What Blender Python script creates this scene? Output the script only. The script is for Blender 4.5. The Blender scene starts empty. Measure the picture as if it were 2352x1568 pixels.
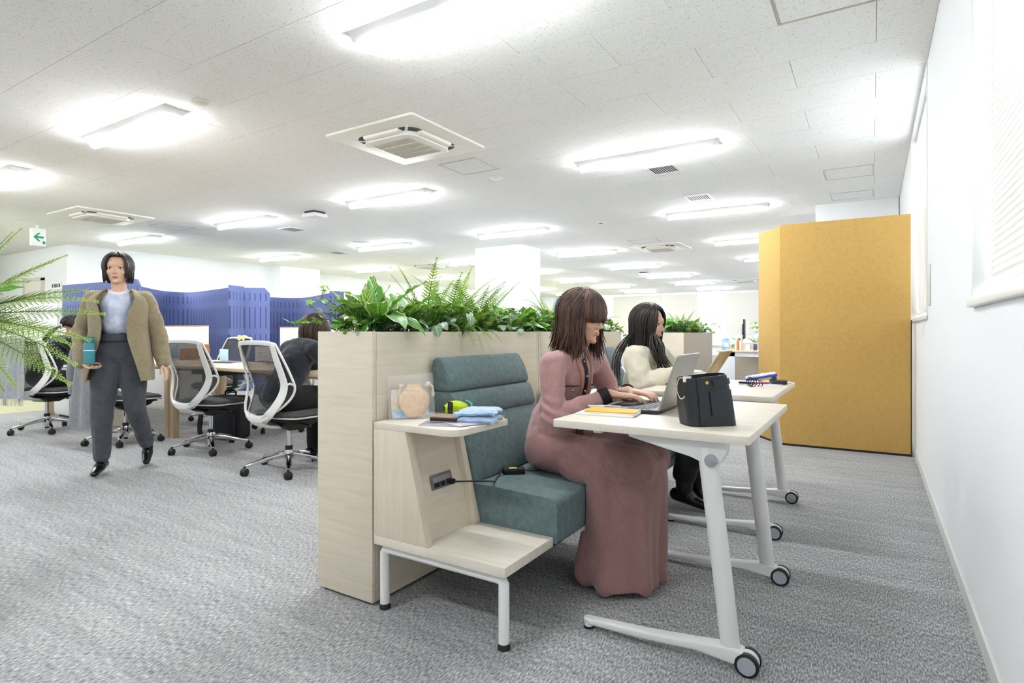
import bpy, bmesh, math, random
from mathutils import Vector, Matrix, Euler, noise
sc = bpy.context.scene
col = sc.collection
R = math.radians
# ---------------------------------------------------------------- camera
cam_d = bpy.data.cameras.new('camera'); cam = bpy.data.objects.new('camera', cam_d); col.objects.link(cam)
YAW = R(31.9); FPX = 1329.0; V0 = 761.0
cam.location = (0, 0, 1.0); cam.rotation_euler = (R(90), 0, YAW)
cam_d.sensor_width = 36; cam_d.lens = FPX / 2352 * 36
cam_d.shift_y = -(784 - V0) / 2352; cam_d.clip_start = .05; cam_d.clip_end = 200
sc.camera = cam
# ---------------------------------------------------------------- sky outside the windows, exposure
w = bpy.data.worlds.new('sky'); sc.world = w; w.use_nodes = True
w.node_tree.nodes['Background'].inputs[0].default_value = (.80, .90, 1.0, 1)
w.node_tree.nodes['Background'].inputs[1].default_value = 1.7
sc.view_settings.view_transform = 'Standard'; sc.view_settings.look = 'None'
sc.view_settings.gamma = 1; sc.view_settings.use_curve_mapping = False
sc.view_settings.exposure = 1.95
TUBE = 26.0          # emission of the LED bars
try:
    sc.cycles.max_bounces = 4; sc.cycles.diffuse_bounces = 4; sc.cycles.glossy_bounces = 2; sc.cycles.transmission_bounces = 3; sc.cycles.transparent_max_bounces = 8; sc.cycles.use_adaptive_sampling = True; sc.cycles.adaptive_threshold = .14; sc.cycles.adaptive_min_samples = 16
    sc.cycles.sample_clamp_indirect = 6; sc.cycles.caustics_reflective = False; sc.cycles.caustics_refractive = False
except Exception: pass
CY, SY = math.cos(YAW), math.sin(YAW)
def pix(u, v, d):                    # the point at depth d metres seen at pixel u, v
    l = (u - 1176) / FPX * d
    return Vector((l * CY - d * SY, l * SY + d * CY, 1 + (V0 - v) / FPX * d))
# ---------------------------------------------------------------- helpers: mesh building
class MB:
    def __init__(s): s.v = []; s.f = []; s.uv = {}; s.mi = []
    def add(s, verts, faces, mi=0):
        b = len(s.v); s.v += [Vector(p) for p in verts]
        for f in faces: s.f.append([b + i for i in f]); s.mi.append(mi)
        return b
    def box(s, lo, hi, M=None, mi=0):
        x0, y0, z0 = lo; x1, y1, z1 = hi
        vs = [(x0,y0,z0),(x1,y0,z0),(x1,y1,z0),(x0,y1,z0),(x0,y0,z1),(x1,y0,z1),(x1,y1,z1),(x0,y1,z1)]
        if M: vs = [M @ Vector(p) for p in vs]
        s.add(vs, [(0,3,2,1),(4,5,6,7),(0,1,5,4),(1,2,6,5),(2,3,7,6),(3,0,4,7)], mi); return s
    def prism(s, pts, a, b, axis='z', M=None, mi=0):      # polygon extruded along an axis from a to b
        n = len(pts)
        def mk(p, t):
            if axis == 'z': return (p[0], p[1], t)
            if axis == 'y': return (p[0], t, p[1])
            return (t, p[0], p[1])
        vs = [mk(p, a) for p in pts] + [mk(p, b) for p in pts]
        if M: vs = [M @ Vector(p) for p in vs]
        fs = [list(range(n))[::-1], list(range(n, 2*n))] + [(i, (i+1) % n, n+(i+1) % n, n+i) for i in range(n)]
        s.add(vs, fs, mi); return s
    def tube(s, pts, r, n=10, caps=True, flat=None, mi=0):   # r number or list; flat = list/num ratio of second axis
        pts = [Vector(p) for p in pts]; m = len(pts)
        rs = r if isinstance(r, (list, tuple)) else [r] * m
        T = []
        for i in range(m):
            t = pts[min(i+1, m-1)] - pts[max(i-1, 0)]
            T.append(t.normalized() if t.length > 1e-9 else Vector((0,0,1)))
        up = Vector((0,0,1)) if abs(T[0].z) < .9 else Vector((0,1,0))
        N = (up - T[0] * up.dot(T[0])).normalized(); vs = []
        for i in range(m):
            N = (N - T[i] * N.dot(T[i])); N = N.normalized() if N.length > 1e-6 else T[i].orthogonal().normalized()
            B = T[i].cross(N); fl = 1 if flat is None else (flat[i] if isinstance(flat, (list, tuple)) else flat)
            for k in range(n):
                a = 2 * math.pi * k / n
                vs.append(pts[i] + N * (math.cos(a) * rs[i] * fl) + B * (math.sin(a) * rs[i]))
        fs = [(i*n+k, i*n+(k+1) % n, (i+1)*n+(k+1) % n, (i+1)*n+k) for i in range(m-1) for k in range(n)]
        if caps: fs += [list(range(n))[::-1], list(range((m-1)*n, m*n))]
        s.add(vs, fs, mi); return s
    def band(s, pts, side, w, t, mi=0):                  # rectangular section swept: width w along `side`, thickness t
        pts = [Vector(p) for p in pts]; m = len(pts); vs = []
        for i in range(m):
            T = (pts[min(i+1, m-1)] - pts[max(i-1, 0)]).normalized()
            sd = Vector(side[i] if isinstance(side, list) else side); sd = (sd - T * sd.dot(T)).normalized()
            nn = T.cross(sd); ww = (w[i] if isinstance(w, list) else w) / 2; tt = (t[i] if isinstance(t, list) else t) / 2
            vs += [pts[i]+sd*ww+nn*tt, pts[i]-sd*ww+nn*tt, pts[i]-sd*ww-nn*tt, pts[i]+sd*ww-nn*tt]
        fs = [(i*4+k, i*4+(k+1) % 4, (i+1)*4+(k+1) % 4, (i+1)*4+k) for i in range(m-1) for k in range(4)]
        fs += [(3,2,1,0), (m*4-4, m*4-3, m*4-2, m*4-1)]
        s.add(vs, fs, mi); return s
    def lathe(s, prof, c=(0,0,0), n=20, M=None, mi=0):   # prof: list of (r, z)
        vs = []
        for r_, z_ in prof:
            for k in range(n):
                a = 2*math.pi*k/n; vs.append((c[0]+r_*math.cos(a), c[1]+r_*math.sin(a), c[2]+z_))
        if M: vs = [M @ Vector(p) for p in vs]
        m = len(prof)
        fs = [(i*n+k, i*n+(k+1) % n, (i+1)*n+(k+1) % n, (i+1)*n+k) for i in range(m-1) for k in range(n)]
        fs += [list(range(n))[::-1], list(range((m-1)*n, m*n))]
        s.add(vs, fs, mi); return s
    def cyl(s, a, b, r, n=16, r2=None, mi=0):
        return s.tube([a, b], [r, r if r2 is None else r2], n, mi=mi)
    def grid(s, fn, nu, nv, thick=0, uv=True, mi=0):     # fn(u,v)->point, u,v in 0..1
        b = len(s.v); pts = [[Vector(fn(i/nu, j/nv)) for i in range(nu+1)] for j in range(nv+1)]
        vs = [p for row in pts for p in row]; W = nu+1
        fs = [(j*W+i, j*W+i+1, (j+1)*W+i+1, (j+1)*W+i) for j in range(nv) for i in range(nu)]
        s.add(vs, fs, mi)
        for j in range(nv+1):
            for i in range(nu+1): s.uv[b+j*W+i] = (i/nu, j/nv)
        if thick:
            nr = []
            for j in range(nv+1):
                for i in range(nu+1):
                    du = pts[j][min(i+1,nu)]-pts[j][max(i-1,0)]; dv = pts[min(j+1,nv)][i]-pts[max(j-1,0)][i]
                    q = du.cross(dv); nr.append(q.normalized() if q.length > 1e-12 else Vector((0,0,1)))
            b2 = s.add([p-n_*thick for p, n_ in zip(vs, nr)], [tuple(reversed(f)) for f in fs], mi)
            for k in range(len(vs)): s.uv[b2+k] = s.uv[b+k]
            ed = [j*W for j in range(nv+1)]; rim = [i for i in range(W)] + [j*W+nu for j in range(1, nv+1)] + [nv*W+i for i in range(nu-1, -1, -1)] + [j*W for j in range(nv-1, 0, -1)]
            for k in range(len(rim)):
                a_, c_ = rim[k], rim[(k+1) % len(rim)]
                s.f.append([b+c_, b+a_, b2+a_, b2+c_]); s.mi.append(mi)
        return s
    def mesh(s, name, smooth=False, bevel=0, seg=2, ang=30, sharp=35):
        me = bpy.data.meshes.new(name); me.from_pydata([tuple(p) for p in s.v], [], s.f)
        me.polygons.foreach_set('material_index', s.mi)
        if s.uv:
            ul = me.uv_layers.new(name='UVMap')
            for lp in me.loops: ul.data[lp.index].uv = s.uv.get(lp.vertex_index, (0, 0))
        bm = bmesh.new(); bm.from_mesh(me); bmesh.ops.recalc_face_normals(bm, faces=bm.faces)
        if bevel:
            es = [e for e in bm.edges if len(e.link_faces) == 2 and e.calc_face_angle(0) > R(ang)]
            bmesh.ops.bevel(bm, geom=es, offset=bevel, offset_type='OFFSET', segments=seg, profile=.5, affect='EDGES', clamp_overlap=True)
        if smooth or bevel:
            for f in bm.faces: f.smooth = True
            for e in bm.edges:
                if len(e.link_faces) == 2 and e.calc_face_angle(0) > R(sharp): e.smooth = False
        bm.to_mesh(me); bm.free(); me.update(); return me
    def build(s, name, mat_, parent=None, smooth=False, bevel=0, seg=2, ang=30, world=True, sharp=35, kind=None):
        if parent is not None and world:
            off = world_loc(parent); s.v = [p - off for p in s.v]
        me = s.mesh(name, smooth, bevel, seg, ang, sharp)
        for m_ in (mat_ if isinstance(mat_, (list, tuple)) else [mat_]): me.materials.append(m_)
        return link(name, me, parent, kind)
def world_loc(o):
    v = Vector((0,0,0))
    while o is not None: v += o.location; o = o.parent
    return v
def link(name, me, parent=None, kind=None):
    o = bpy.data.objects.new(name, me); col.objects.link(o)
    if parent is not None: o.parent = parent
    if kind: o['kind'] = kind
    return o
def thing(name, label, cat, loc=(0,0,0), rz=0, group=None):
    o = bpy.data.objects.new(name, None); col.objects.link(o); o.empty_display_size = .05
    o.location = loc; o.rotation_euler = (0, 0, rz)
    return tag(o, label, cat, group)
def tag(o, label, cat, group=None):
    o['label'] = label; o['category'] = cat
    if group: o['group'] = group
    return o
def copy_tree(o, parent=None):
    c = o.copy(); col.objects.link(c); c.parent = parent
    for ch in list(o.children): copy_tree(ch, c)
    return c
def bez(pts, n=8):                    # Catmull-Rom through the points
    P = [Vector(p) for p in pts]; out = []
    for i in range(len(P)-1):
        p0 = P[max(i-1,0)]; p1 = P[i]; p2 = P[i+1]; p3 = P[min(i+2,len(P)-1)]
        for k in range(n):
            t = k/n; out.append(.5*((2*p1)+(p2-p0)*t+(2*p0-5*p1+4*p2-p3)*t*t+(3*p1-p0-3*p2+p3)*t**3))
    return out + [P[-1]]
def lerp(a, b, t): return a + (b-a)*t
def interp(tab, t):
    for (a, x), (b, y) in zip(tab, tab[1:]):
        if t <= b: return lerp(x, y, (t-a)/(b-a) if b > a else 0)
    return tab[-1][1]
def rrect(x0, y0, x1, y1, r, n=5):    # rounded rectangle; r number or (bl, br, tr, tl)
    rr = r if isinstance(r, (tuple, list)) else (r,)*4; o = []
    for (cx, cy, a0), q in zip(((x0,y0,180),(x1,y0,270),(x1,y1,0),(x0,y1,90)), rr):
        if q <= 0: o.append((cx, cy)); continue
        sx = cx + (q if cx == x0 else -q); sy = cy + (q if cy == y0 else -q)
        for k in range(n+1):
            a = R(a0 + 90*k/n); o.append((sx+q*math.cos(a), sy+q*math.sin(a)))
    return o
# ---------------------------------------------------------------- helpers: materials
MATS = {}
def srgb(h):
    h = h.lstrip('#'); c = [int(h[i:i+2], 16)/255 for i in (0, 2, 4)]
    return tuple(x/12.92 if x <= .04045 else ((x+.055)/1.055)**2.4 for x in c) + (1,)
def node(nt, t, **kw):
    n = nt.nodes.new(t)
    for k, v in kw.items():
        if k.startswith('i_'):
            key = k[2:]; n.inputs[int(key) if key.isdigit() else key].default_value = v
        else: setattr(n, k, v)
    return n
def base(name, color='#cccccc', rough=.5, metal=0, **kw):
    m = bpy.data.materials.new(name); m.use_nodes = True; nt = m.node_tree; b = nt.nodes['Principled BSDF']
    b.inputs['Base Color'].default_value = srgb(color) if isinstance(color, str) else color
    b.inputs['Roughness'].default_value = rough; b.inputs['Metallic'].default_value = metal
    for k, v in kw.items(): b.inputs[k].default_value = v
    return m, nt, b
def coords(nt, scale=(1,1,1), rot=(0,0,0), which='Object'):
    tc = node(nt, 'ShaderNodeTexCoord'); mp = node(nt, 'ShaderNodeMapping')
    mp.inputs['Scale'].default_value = scale; mp.inputs['Rotation'].default_value = rot
    nt.links.new(tc.outputs[which], mp.inputs['Vector']); return mp.outputs['Vector']
def ramp(nt, fac, stops):
    r_ = node(nt, 'ShaderNodeValToRGB'); e = r_.color_ramp.elements
    while len(e) < len(stops): e.new(.5)
    for el, (p, c_) in zip(e, stops): el.position = p; el.color = srgb(c_) if isinstance(c_, str) else c_
    nt.links.new(fac, r_.inputs['Fac']); return r_.outputs['Color']
def bump(nt, b, h, strength=.2, dist=.01):
    n = node(nt, 'ShaderNodeBump'); n.inputs['Strength'].default_value = strength; n.inputs['Distance'].default_value = dist
    nt.links.new(h, n.inputs['Height']); nt.links.new(n.outputs['Normal'], b.inputs['Normal'])
def mix(nt, fac, a, b_, mode='MIX'):
    n = node(nt, 'ShaderNodeMix', data_type='RGBA', blend_type=mode)
    for sock, v in ((n.inputs[0], fac), (n.inputs[6], a), (n.inputs[7], b_)):
        if hasattr(v, 'is_output'): nt.links.new(v, sock)
        else: sock.default_value = v
    return n.outputs[2]
def mth(nt, op, a, b_=None):
    n = node(nt, 'ShaderNodeMath', operation=op)
    for sock, v in ((n.inputs[0], a), (n.inputs[1], b_)):
        if v is None: continue
        if hasattr(v, 'is_output'): nt.links.new(v, sock)
        else: sock.default_value = v
    return n.outputs[0]
def plain(name, color, rough=.5, metal=0, **kw):
    if name not in MATS: MATS[name] = base(name, color, rough, metal, **kw)[0]
    return MATS[name]
def noisy(name, c1, c2, scale=40, rough=.6, bmp=.1, stretch=(1,1,1), detail=4, dist=.002, which='Object', lo=.3, hi=.7, **kw):
    if name in MATS: return MATS[name]
    m, nt, b = base(name, c1, rough, **kw)
    v = coords(nt, stretch, which=which); n = node(nt, 'ShaderNodeTexNoise', i_Scale=scale, i_Detail=detail)
    nt.links.new(v, n.inputs['Vector'])
    nt.links.new(ramp(nt, n.outputs['Fac'], [(lo, c1), (hi, c2)]), b.inputs['Base Color'])
    if bmp: bump(nt, b, n.outputs['Fac'], bmp, dist)
    MATS[name] = m; return m
def wood(name, c1, c2, stretch, rough=.45):
    if name in MATS: return MATS[name]
    m, nt, b = base(name, c1, rough)
    v = coords(nt, stretch, which='Object')
    n = node(nt, 'ShaderNodeTexNoise', i_Scale=3.0, i_Detail=6, i_Distortion=.4); nt.links.new(v, n.inputs['Vector'])
    n2 = node(nt, 'ShaderNodeTexNoise', i_Scale=18.0, i_Detail=3); nt.links.new(v, n2.inputs['Vector'])
    f = mth(nt, 'ADD', mth(nt, 'MULTIPLY', n.outputs['Fac'], .7), mth(nt, 'MULTIPLY', n2.outputs['Fac'], .3))
    nt.links.new(ramp(nt, f, [(.32, c1), (.68, c2)]), b.inputs['Base Color'])
    MATS[name] = m; return m
def fabric(name, c1, c2, scale=300, rough=.95, bmp=.3, sheen=.2):
    if name in MATS: return MATS[name]
    m, nt, b = base(name, c1, rough)
    b.inputs['Sheen Weight'].default_value = sheen
    v = coords(nt); n = node(nt, 'ShaderNodeTexNoise', i_Scale=scale, i_Detail=2); nt.links.new(v, n.inputs['Vector'])
    n2 = node(nt, 'ShaderNodeTexNoise', i_Scale=scale*.12, i_Detail=3); nt.links.new(v, n2.inputs['Vector'])
    f = mth(nt, 'ADD', mth(nt, 'MULTIPLY', n.outputs['Fac'], .7), mth(nt, 'MULTIPLY', n2.outputs['Fac'], .3))
    nt.links.new(ramp(nt, f, [(.35, c1), (.65, c2)]), b.inputs['Base Color'])
    bump(nt, b, n.outputs['Fac'], bmp, .0015)
    MATS[name] = m; return m
# ================================================================ materials used in many places
WHITE = plain('white_paint_metal', '#eeeeec', .35)
WHITEP = plain('white_plastic', '#eceded', .4)
BLACK = plain('black_plastic', '#151617', .45)
BLACKG = plain('black_gloss', '#0c0d0f', .2)
DGREY = plain('dark_grey_plastic', '#3a3b3d', .5)
CHROME = plain('polished_aluminium', '#d9dadc', .12, 1.0)
WOOD = wood('pale_maple_horizontal', '#d9ccb6', '#e6dccb', (1.2, 1.2, 22))
WOODV = wood('pale_maple_vertical', '#d9ccb6', '#e5dac8', (20, 20, 1.0))
WOODT = wood('pale_maple_top', '#ddd3c2', '#eae3d6', (2, 16, 2))
OAK = wood('light_oak_desk', '#dcc09a', '#e9d3b2', (2, 14, 2))
WOOD_SHADED = wood('pale_maple_shaded', '#b5aa9b', '#c3b9ab', (20, 20, 1.0))  # maple with the shade of the wall-facing side put into its colour
WALLM = noisy('white_wall_paper', '#eceef0', '#f0f2f3', 160, .8, .05, dist=.001)
SOILM = noisy('dark_planting_bed', '#1d1a14', '#2d2a1e', 60, .95, .5)
# ---- carpet
def carpet(name, cols, green=False):
    m, nt, b = base(name, '#909090', .95)
    tc = node(nt, 'ShaderNodeTexCoord')
    def ns(scale, sv, det=2):
        mp = node(nt, 'ShaderNodeMapping'); mp.inputs['Scale'].default_value = sv
        nt.links.new(tc.outputs['Object'], mp.inputs['Vector'])
        n = node(nt, 'ShaderNodeTexNoise', i_Scale=scale, i_Detail=det); nt.links.new(mp.outputs['Vector'], n.inputs['Vector']); return n.outputs['Fac']
    fleck = ns(1, (230, 55, 1)); rib = ns(1, (9, 200, 1), 1); band = ns(1, (1.6, 14, 1), 3); big = ns(1, (1.5, 1.5, 1), 2)
    f = mth(nt, 'ADD', mth(nt, 'MULTIPLY', fleck, .74), mth(nt, 'MULTIPLY', rib, .07))
    f = mth(nt, 'ADD', f, mth(nt, 'MULTIPLY', band, .12)); f = mth(nt, 'ADD', f, mth(nt, 'MULTIPLY', big, .07))
    nt.links.new(ramp(nt, f, cols), b.inputs['Base Color'])
    bump(nt, b, f, .5, .004); return m
CARPET = carpet('grey_woven_carpet', [(.36, '#6c6e70'), (.5, '#9d9e9f'), (.64, '#cfcfce')])
CARPET2 = carpet('green_flecked_carpet', [(.36, '#a9ab86'), (.5, '#c3c39c'), (.64, '#d8d8c4')])
# ---- ceiling board
m, nt, b = base('fissured_ceiling_board', '#e9e8e6', .9)
v = coords(nt, (1, 1, 1)); n1 = node(nt, 'ShaderNodeTexNoise', i_Scale=62.0, i_Detail=2, i_Distortion=1.5); nt.links.new(v, n1.inputs['Vector'])
n2 = node(nt, 'ShaderNodeTexNoise', i_Scale=150.0, i_Detail=1); nt.links.new(v, n2.inputs['Vector'])
spot = mth(nt, 'MULTIPLY', n1.outputs['Fac'], n2.outputs['Fac'])
nt.links.new(ramp(nt, spot, [(.355, '#f3f2f0'), (.40, '#b3b2af')]), b.inputs['Base Color'])
bump(nt, b, spot, .15, -.002); BOARD = m
CEILZ = 2.707; WX = .296
def struct(name, lo, hi, mat_, label=None, parent=None, bevel=0):
    o = MB().box(lo, hi).build(name, mat_, parent, bevel=bevel)
    if parent is None: o['kind'] = 'structure'
    if label: o['label'] = label
    return o
# ================================================================ floor, ceiling, walls
struct('floor', (-8.95, -4, -.1), (.6, 25.6, 0), CARPET, 'grey woven carpet floor')
fg = struct('floor', (-20.2, -4, -.1), (-8.95, 25.6, 0), CARPET2, 'green flecked carpet floor beyond the desks')
cl = struct('ceiling', (-20.2, -4, CEILZ+.006), (.5, 25.6, CEILZ+.12), plain('ceiling_joint', '#8e8e8c', .9), 'white fissured board ceiling')
boards = []
BW, BL = .487, .93
row = 0; y = 3.05 - 14*BW
i = -14
while y < 25.3:
    off = .02 if i % 2 else -.445
    k = 0; x = off
    while x > -20: x -= BL
    while x < WX:
        x0, x1 = max(x, -20), min(x+BL, WX); y0, y1 = max(y, -4), min(y+BW, 25.3)
        if x1-x0 > .05: boards.append((x0, x1, y0, y1))
        x += BL
    y += BW; i += 1
def bdist(q):
    x, y = (q[0]+q[1])/2, (q[2]+q[3])/2; d = -SY*x + CY*y; l = CY*x+SY*y
    return d if d > 1.6 and abs(l) < .98*d else 1e3 + abs(d)
boards.sort(key=bdist)
far_b = MB(); full = None; g = .0014
for k, (x0, x1, y0, y1) in enumerate(boards):
    if k < 300:
        if abs(x1-x0-BL) < 1e-4 and abs(y1-y0-BW) < 1e-4:
            if full is None: full = MB().box((-BL/2+g, -BW/2+g, 0), (BL/2-g, BW/2-g, .007)).mesh('ceiling_board'); full.materials.append(BOARD)
            o = link('ceiling_board', full, cl)
        else:
            me = MB().box((-(x1-x0)/2+g, -(y1-y0)/2+g, 0), ((x1-x0)/2-g, (y1-y0)/2-g, .007)).mesh('ceiling_board'); me.materials.append(BOARD)
            o = link('ceiling_board', me, cl)
        o.location = ((x0+x1)/2, (y0+y1)/2, CEILZ)
    else: far_b.box((x0+g, y0+g, CEILZ), (x1-g, y1-g, CEILZ+.007))
far_b.build('ceiling_board_field', BOARD, cl, kind='stuff')
# right wall with two window openings
W1 = (.75, 2.489, 1.112, 2.45); W2 = (4.49, 6.13, 1.107, 2.66)
wr = MB(); X0, X1 = WX, WX+.16; f_ = .0284
W1_, W2_ = W1, W2; W1 = (W1[0]-f_, W1[1]+f_, W1[2]-f_, W1[3]+f_); W2 = (W2[0]-f_, W2[1]+f_, W2[2]-f_, W2[3]+f_)
for y0, y1, z0, z1 in ((-4, 25.6, 0, 1.07), (-4, W1[0], 1.07, 2.8), (W1[0], W1[1], W1[3], 2.8), (W1[0], W1[1], 1.07, W1[2]), (W2[0], W2[1], 1.07, W2[2]), (W1[1], W2[0], 1.07, 2.8), (W2[0], W2[1], W2[3], 2.8), (W2[1], 25.6, 1.07, 2.8)):
    wr.box((X0, y0, z0), (X1, y1, z1))
W1, W2 = W1_, W2_
o = wr.build('wall_right', WALLM); o['kind'] = 'structure'; o['label'] = 'white window wall'
struct('baseboard_right', (WX-.008, -4, 0), (WX, 25.3, .06), plain('baseboard_vinyl', '#dcdcd8', .5))
struct('wall_back', (-20.2, 25.3, 0), (.5, 25.6, 2.8), WALLM)
struct('wall_front', (-20.2, -4.2, 0), (.5, -4, 2.8), WALLM)
struct('wall_left', (-20.2, 5.02, 0), (-13.4, 9.6, 2.8), WALLM)
struct('wall_left_far', (-20.2, 9.6, 0), (-13.9, 25.3, 2.8), WALLM)
struct('wall_left_end', (-20.4, -4, 0), (-20.0, 5.02, 2.8), WALLM)
struct('wall_left_pier', (-14.2, 9.58, 0), (-13.05, 10.85, 2.8), WALLM)
struct('wall_right_pier', (-.65, 8.83, 0), (WX-.009, 9.6, 2.8), WALLM)
struct('wall_column', (-6.93, 9.7, 0), (-5.82, 10.45, 2.8), WALLM)
struct('baseboard_left', (-13.4, 5.02, 0), (-13.388, 9.58, .06), plain('baseboard_vinyl', '#dcdcd8', .5))
# door in the far left wall, with a small sign plate
dr = struct('door_1', (-15.35, 4.985, 0), (-14.5, 5.02, 2.05), plain('cream_door', '#e9e4da', .5))
MB().box((-15.42, 4.97, 0), (-15.35, 5.02, 2.1)).box((-14.5, 4.97, 0), (-14.43, 5.02, 2.1)).box((-15.42, 4.97, 2.05), (-14.43, 5.02, 2.12)).build('door_frame', plain('door_frame', '#d7d2c8', .5), dr)
MB().box((-14.62, 4.94, .95), (-14.58, 4.985, 1.07)).build('door_handle', CHROME, dr)
s_ = MB().box((-14.05, 5.0, 1.72), (-13.62, 5.02, 1.98)).build('wall_sign', plain('sign_white', '#f0f0ee', .5)); tag(s_, 'small white notice with dark print beside the cream door', 'sign')
mk = MB()
for k, wd in enumerate((.05, .07, .05, .06)): MB().box((-14.02+k*.1, 4.997, 1.88), (-14.02+k*.1+wd, 5.0, 1.95)).build('print_block', plain('print_dark', '#444444', .6), s_)
# ================================================================ windows and blinds
SLAT = None
def slat_mat():
    m, nt, b = base('translucent_slat', '#e8e6e0', .5)
    out = nt.nodes['Material Output']; tr = node(nt, 'ShaderNodeBsdfTranslucent'); tr.inputs[0].default_value = srgb('#f6f4ee')
    mx = node(nt, 'ShaderNodeMixShader'); mx.inputs[0].default_value = .07
    nt.links.new(b.outputs[0], mx.inputs[1]); nt.links.new(tr.outputs[0], mx.inputs[2]); nt.links.new(mx.outputs[0], out.inputs[0]); return m
SLATM = slat_mat()
GLASSW = bpy.data.materials.new('window_glass'); GLASSW.use_nodes = True; nt = GLASSW.node_tree
tr = node(nt, 'ShaderNodeBsdfTransparent'); gl = node(nt, 'ShaderNodeBsdfGlossy'); gl.inputs['Roughness'].default_value = .02; mx = node(nt, 'ShaderNodeMixShader'); mx.inputs[0].default_value = .06
nt.links.new(tr.outputs[0], mx.inputs[1]); nt.links.new(gl.outputs[0], mx.inputs[2]); nt.links.new(mx.outputs[0], nt.nodes['Material Output'].inputs[0])
def window(n, y0, y1, z0, z1, lab, sill):
    fr = MB(); f = .028; xa, xb = WX-.006, WX+.15
    fr.box((xa, y0-f, z0-f), (xb, y0, z1+f)).box((xa, y1, z0-f), (xb, y1+f, z1+f)).box((xa, y0, z0-f), (xb, y1, z0)).box((xa, y0, z1), (xb, y1, z1+f))
    w_ = fr.build('window_%d' % n, WHITE, bevel=.002); w_['kind'] = 'structure'; w_['label'] = lab
    MB().box((WX+.11, y0, z0), (WX+.116, y1, z1)).build('pane', GLASSW, w_)
    mu = MB(); ym = (y0+y1)/2
    mu.box((WX+.095, ym-.02, z0), (WX+.13, ym+.02, z1)); mu.build('mullion', WHITE, w_)
    if sill: MB().box((WX-.022, y0-f, z0-.03), (WX+.02, y1+f, z0-.002)).build('window_sill', WHITE, w_, bevel=.004)
def blind(y0, y1, z0, z1, lab, xc, ang, pitch=.0225):
    t = thing('venetian_blind', lab, 'blind', (xc, (y0+y1)/2, z0))
    MB().box((xc-.016, y0, z1-.03), (xc+.016, y1, z1)).build('head_rail', WHITEP, t, bevel=.003)
    MB().box((xc-.014, y0, z0), (xc+.014, y1, z0+.016)).build('bottom_rail', WHITEP, t, bevel=.004)
    L = y1-y0; sm = MB(); M = Matrix.Rotation(ang, 4, 'Y')
    def fn(u, v):
        x = (u-.5)*.027; return M @ Vector((x, (v-.5)*L, .0022*(1-(2*u-1)**2)))
    sm.grid(fn, 3, 1); me = sm.mesh('slat', smooth=True); me.materials.append(SLATM)
    z = z0+.03
    while z < z1-.035:
        o = link('slat', me, t); o.location = (0, 0, z-z0); z += pitch
    for yy in (y0+.12, (y0+y1)/2, y1-.12):
        MB().cyl((xc-.016, yy, z0+.01), (xc-.016, yy, z1-.02), .0009, 5).build('ladder_cord', plain('cord', '#e6e2d8', .7), t)
    return t
window(1, *W1, 'tall white framed window nearest the camera', True)
window(2, *W2, 'white framed window beside the yellow partition', True)
blind(W1[0]+.01, W1[1]-.012, W1[2]+.035, W1[3]-.005, 'white venetian blind in the window nearest the camera', WX+.045, R(64))
b2 = blind(W2[0]+.01, W2[1]-.012, W2[2]+.03, W2[3]-.005, 'white venetian blind in the window beside the yellow partition', WX+.045, R(64))
# pull cord loop hanging below the second window
lp = bez([(WX-.012, 4.62, 1.30), (WX-.012, 4.62, 1.06), (WX-.012, 4.60, .99), (WX-.012, 4.64, .955), (WX-.012, 4.67, .99), (WX-.012, 4.64, 1.06), (WX-.012, 4.645, 1.30)], 5)
MB().tube(lp, .0012, 5).build('pull_cord', plain('cord', '#e6e2d8', .7), b2)
o = MB().box((WX-.012, 4.24, 1.155), (WX-.0005, 4.30, 1.40)).build('wall_switch_plate', plain('switch_white', '#e7e6e0', .4), bevel=.003); tag(o, 'slim off white switch plate on the wall between the two windows', 'switch')
# far windows with lowered blinds
for k, (xa, xb) in enumerate(((-13.2, -10.9), (-10.2, -7.9), (-7.75, -6.4), (-5.2, -3.9), (-3.85, -2.3), (-2.2, -.3))):
    t = thing('roller_blind', 'pale blind over a far window, %s from the window wall' % ('sixth', 'fifth', 'fourth', 'third', 'second', 'first')[k], 'blind', ((xa+xb)/2, 25.28, .9))
    MB().box((xa, 25.27, .9), (xb, 25.295, 2.62)).build('blind_sheet', plain('blind_cloth', '#cfccc4', .8), t)
    MB().box((xa, 25.25, 2.6), (xb, 25.295, 2.66)).build('head_box', WHITEP, t)
    MB().box((xa, 25.255, .88), (xb, 25.28, .905)).build('bottom_bar', WHITEP, t)
# ================================================================ ceiling fixtures
LED, nt, b = base('led_bar', '#ffffff', .5); b.inputs['Emission Color'].default_value = (.945, .972, 1.0, 1); b.inputs['Emission Strength'].default_value = TUBE
ORD = ['first', 'second', 'third', 'fourth', 'fifth', 'sixth', 'seventh', 'eighth', 'ninth', 'tenth']
LT = None
LX = [-1.86, -5.2, -8.2, -11.45, -14.7]  # last column is unseen, added to brighten the far left wall
for ci, lx in enumerate(LX):
    for ri in range(-1, 8):
        ly = 2.40 + 2.985*ri
        if ci == 4 and ri > 0: continue
        if LT is None:
            LT = thing('ceiling_light', '', 'ceiling light')
            MB().prism([(-.10, 0), (.10, 0), (.052, -.046), (-.052, -.046)], -.68, .68, 'x').build('housing', WHITE, LT, world=False, bevel=.002)
            MB().prism([(.042*math.sin(R(a)), -.046-.040*math.cos(R(a))) for a in range(-90, 91, 18)], -.66, .66, 'x').build('led_bar', LED, LT, world=False)
            o = LT
        else: o = copy_tree(LT)
        o.location = (lx, ly, CEILZ)
        rn = 'row behind the photographer' if ri < 0 else '%s row from the photographer' % ORD[ri]
        tag(o, 'LED bar ceiling light, %s, %s column from the windows' % (rn, ORD[ci]), 'ceiling light', 'LED bar ceiling lights')
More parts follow.
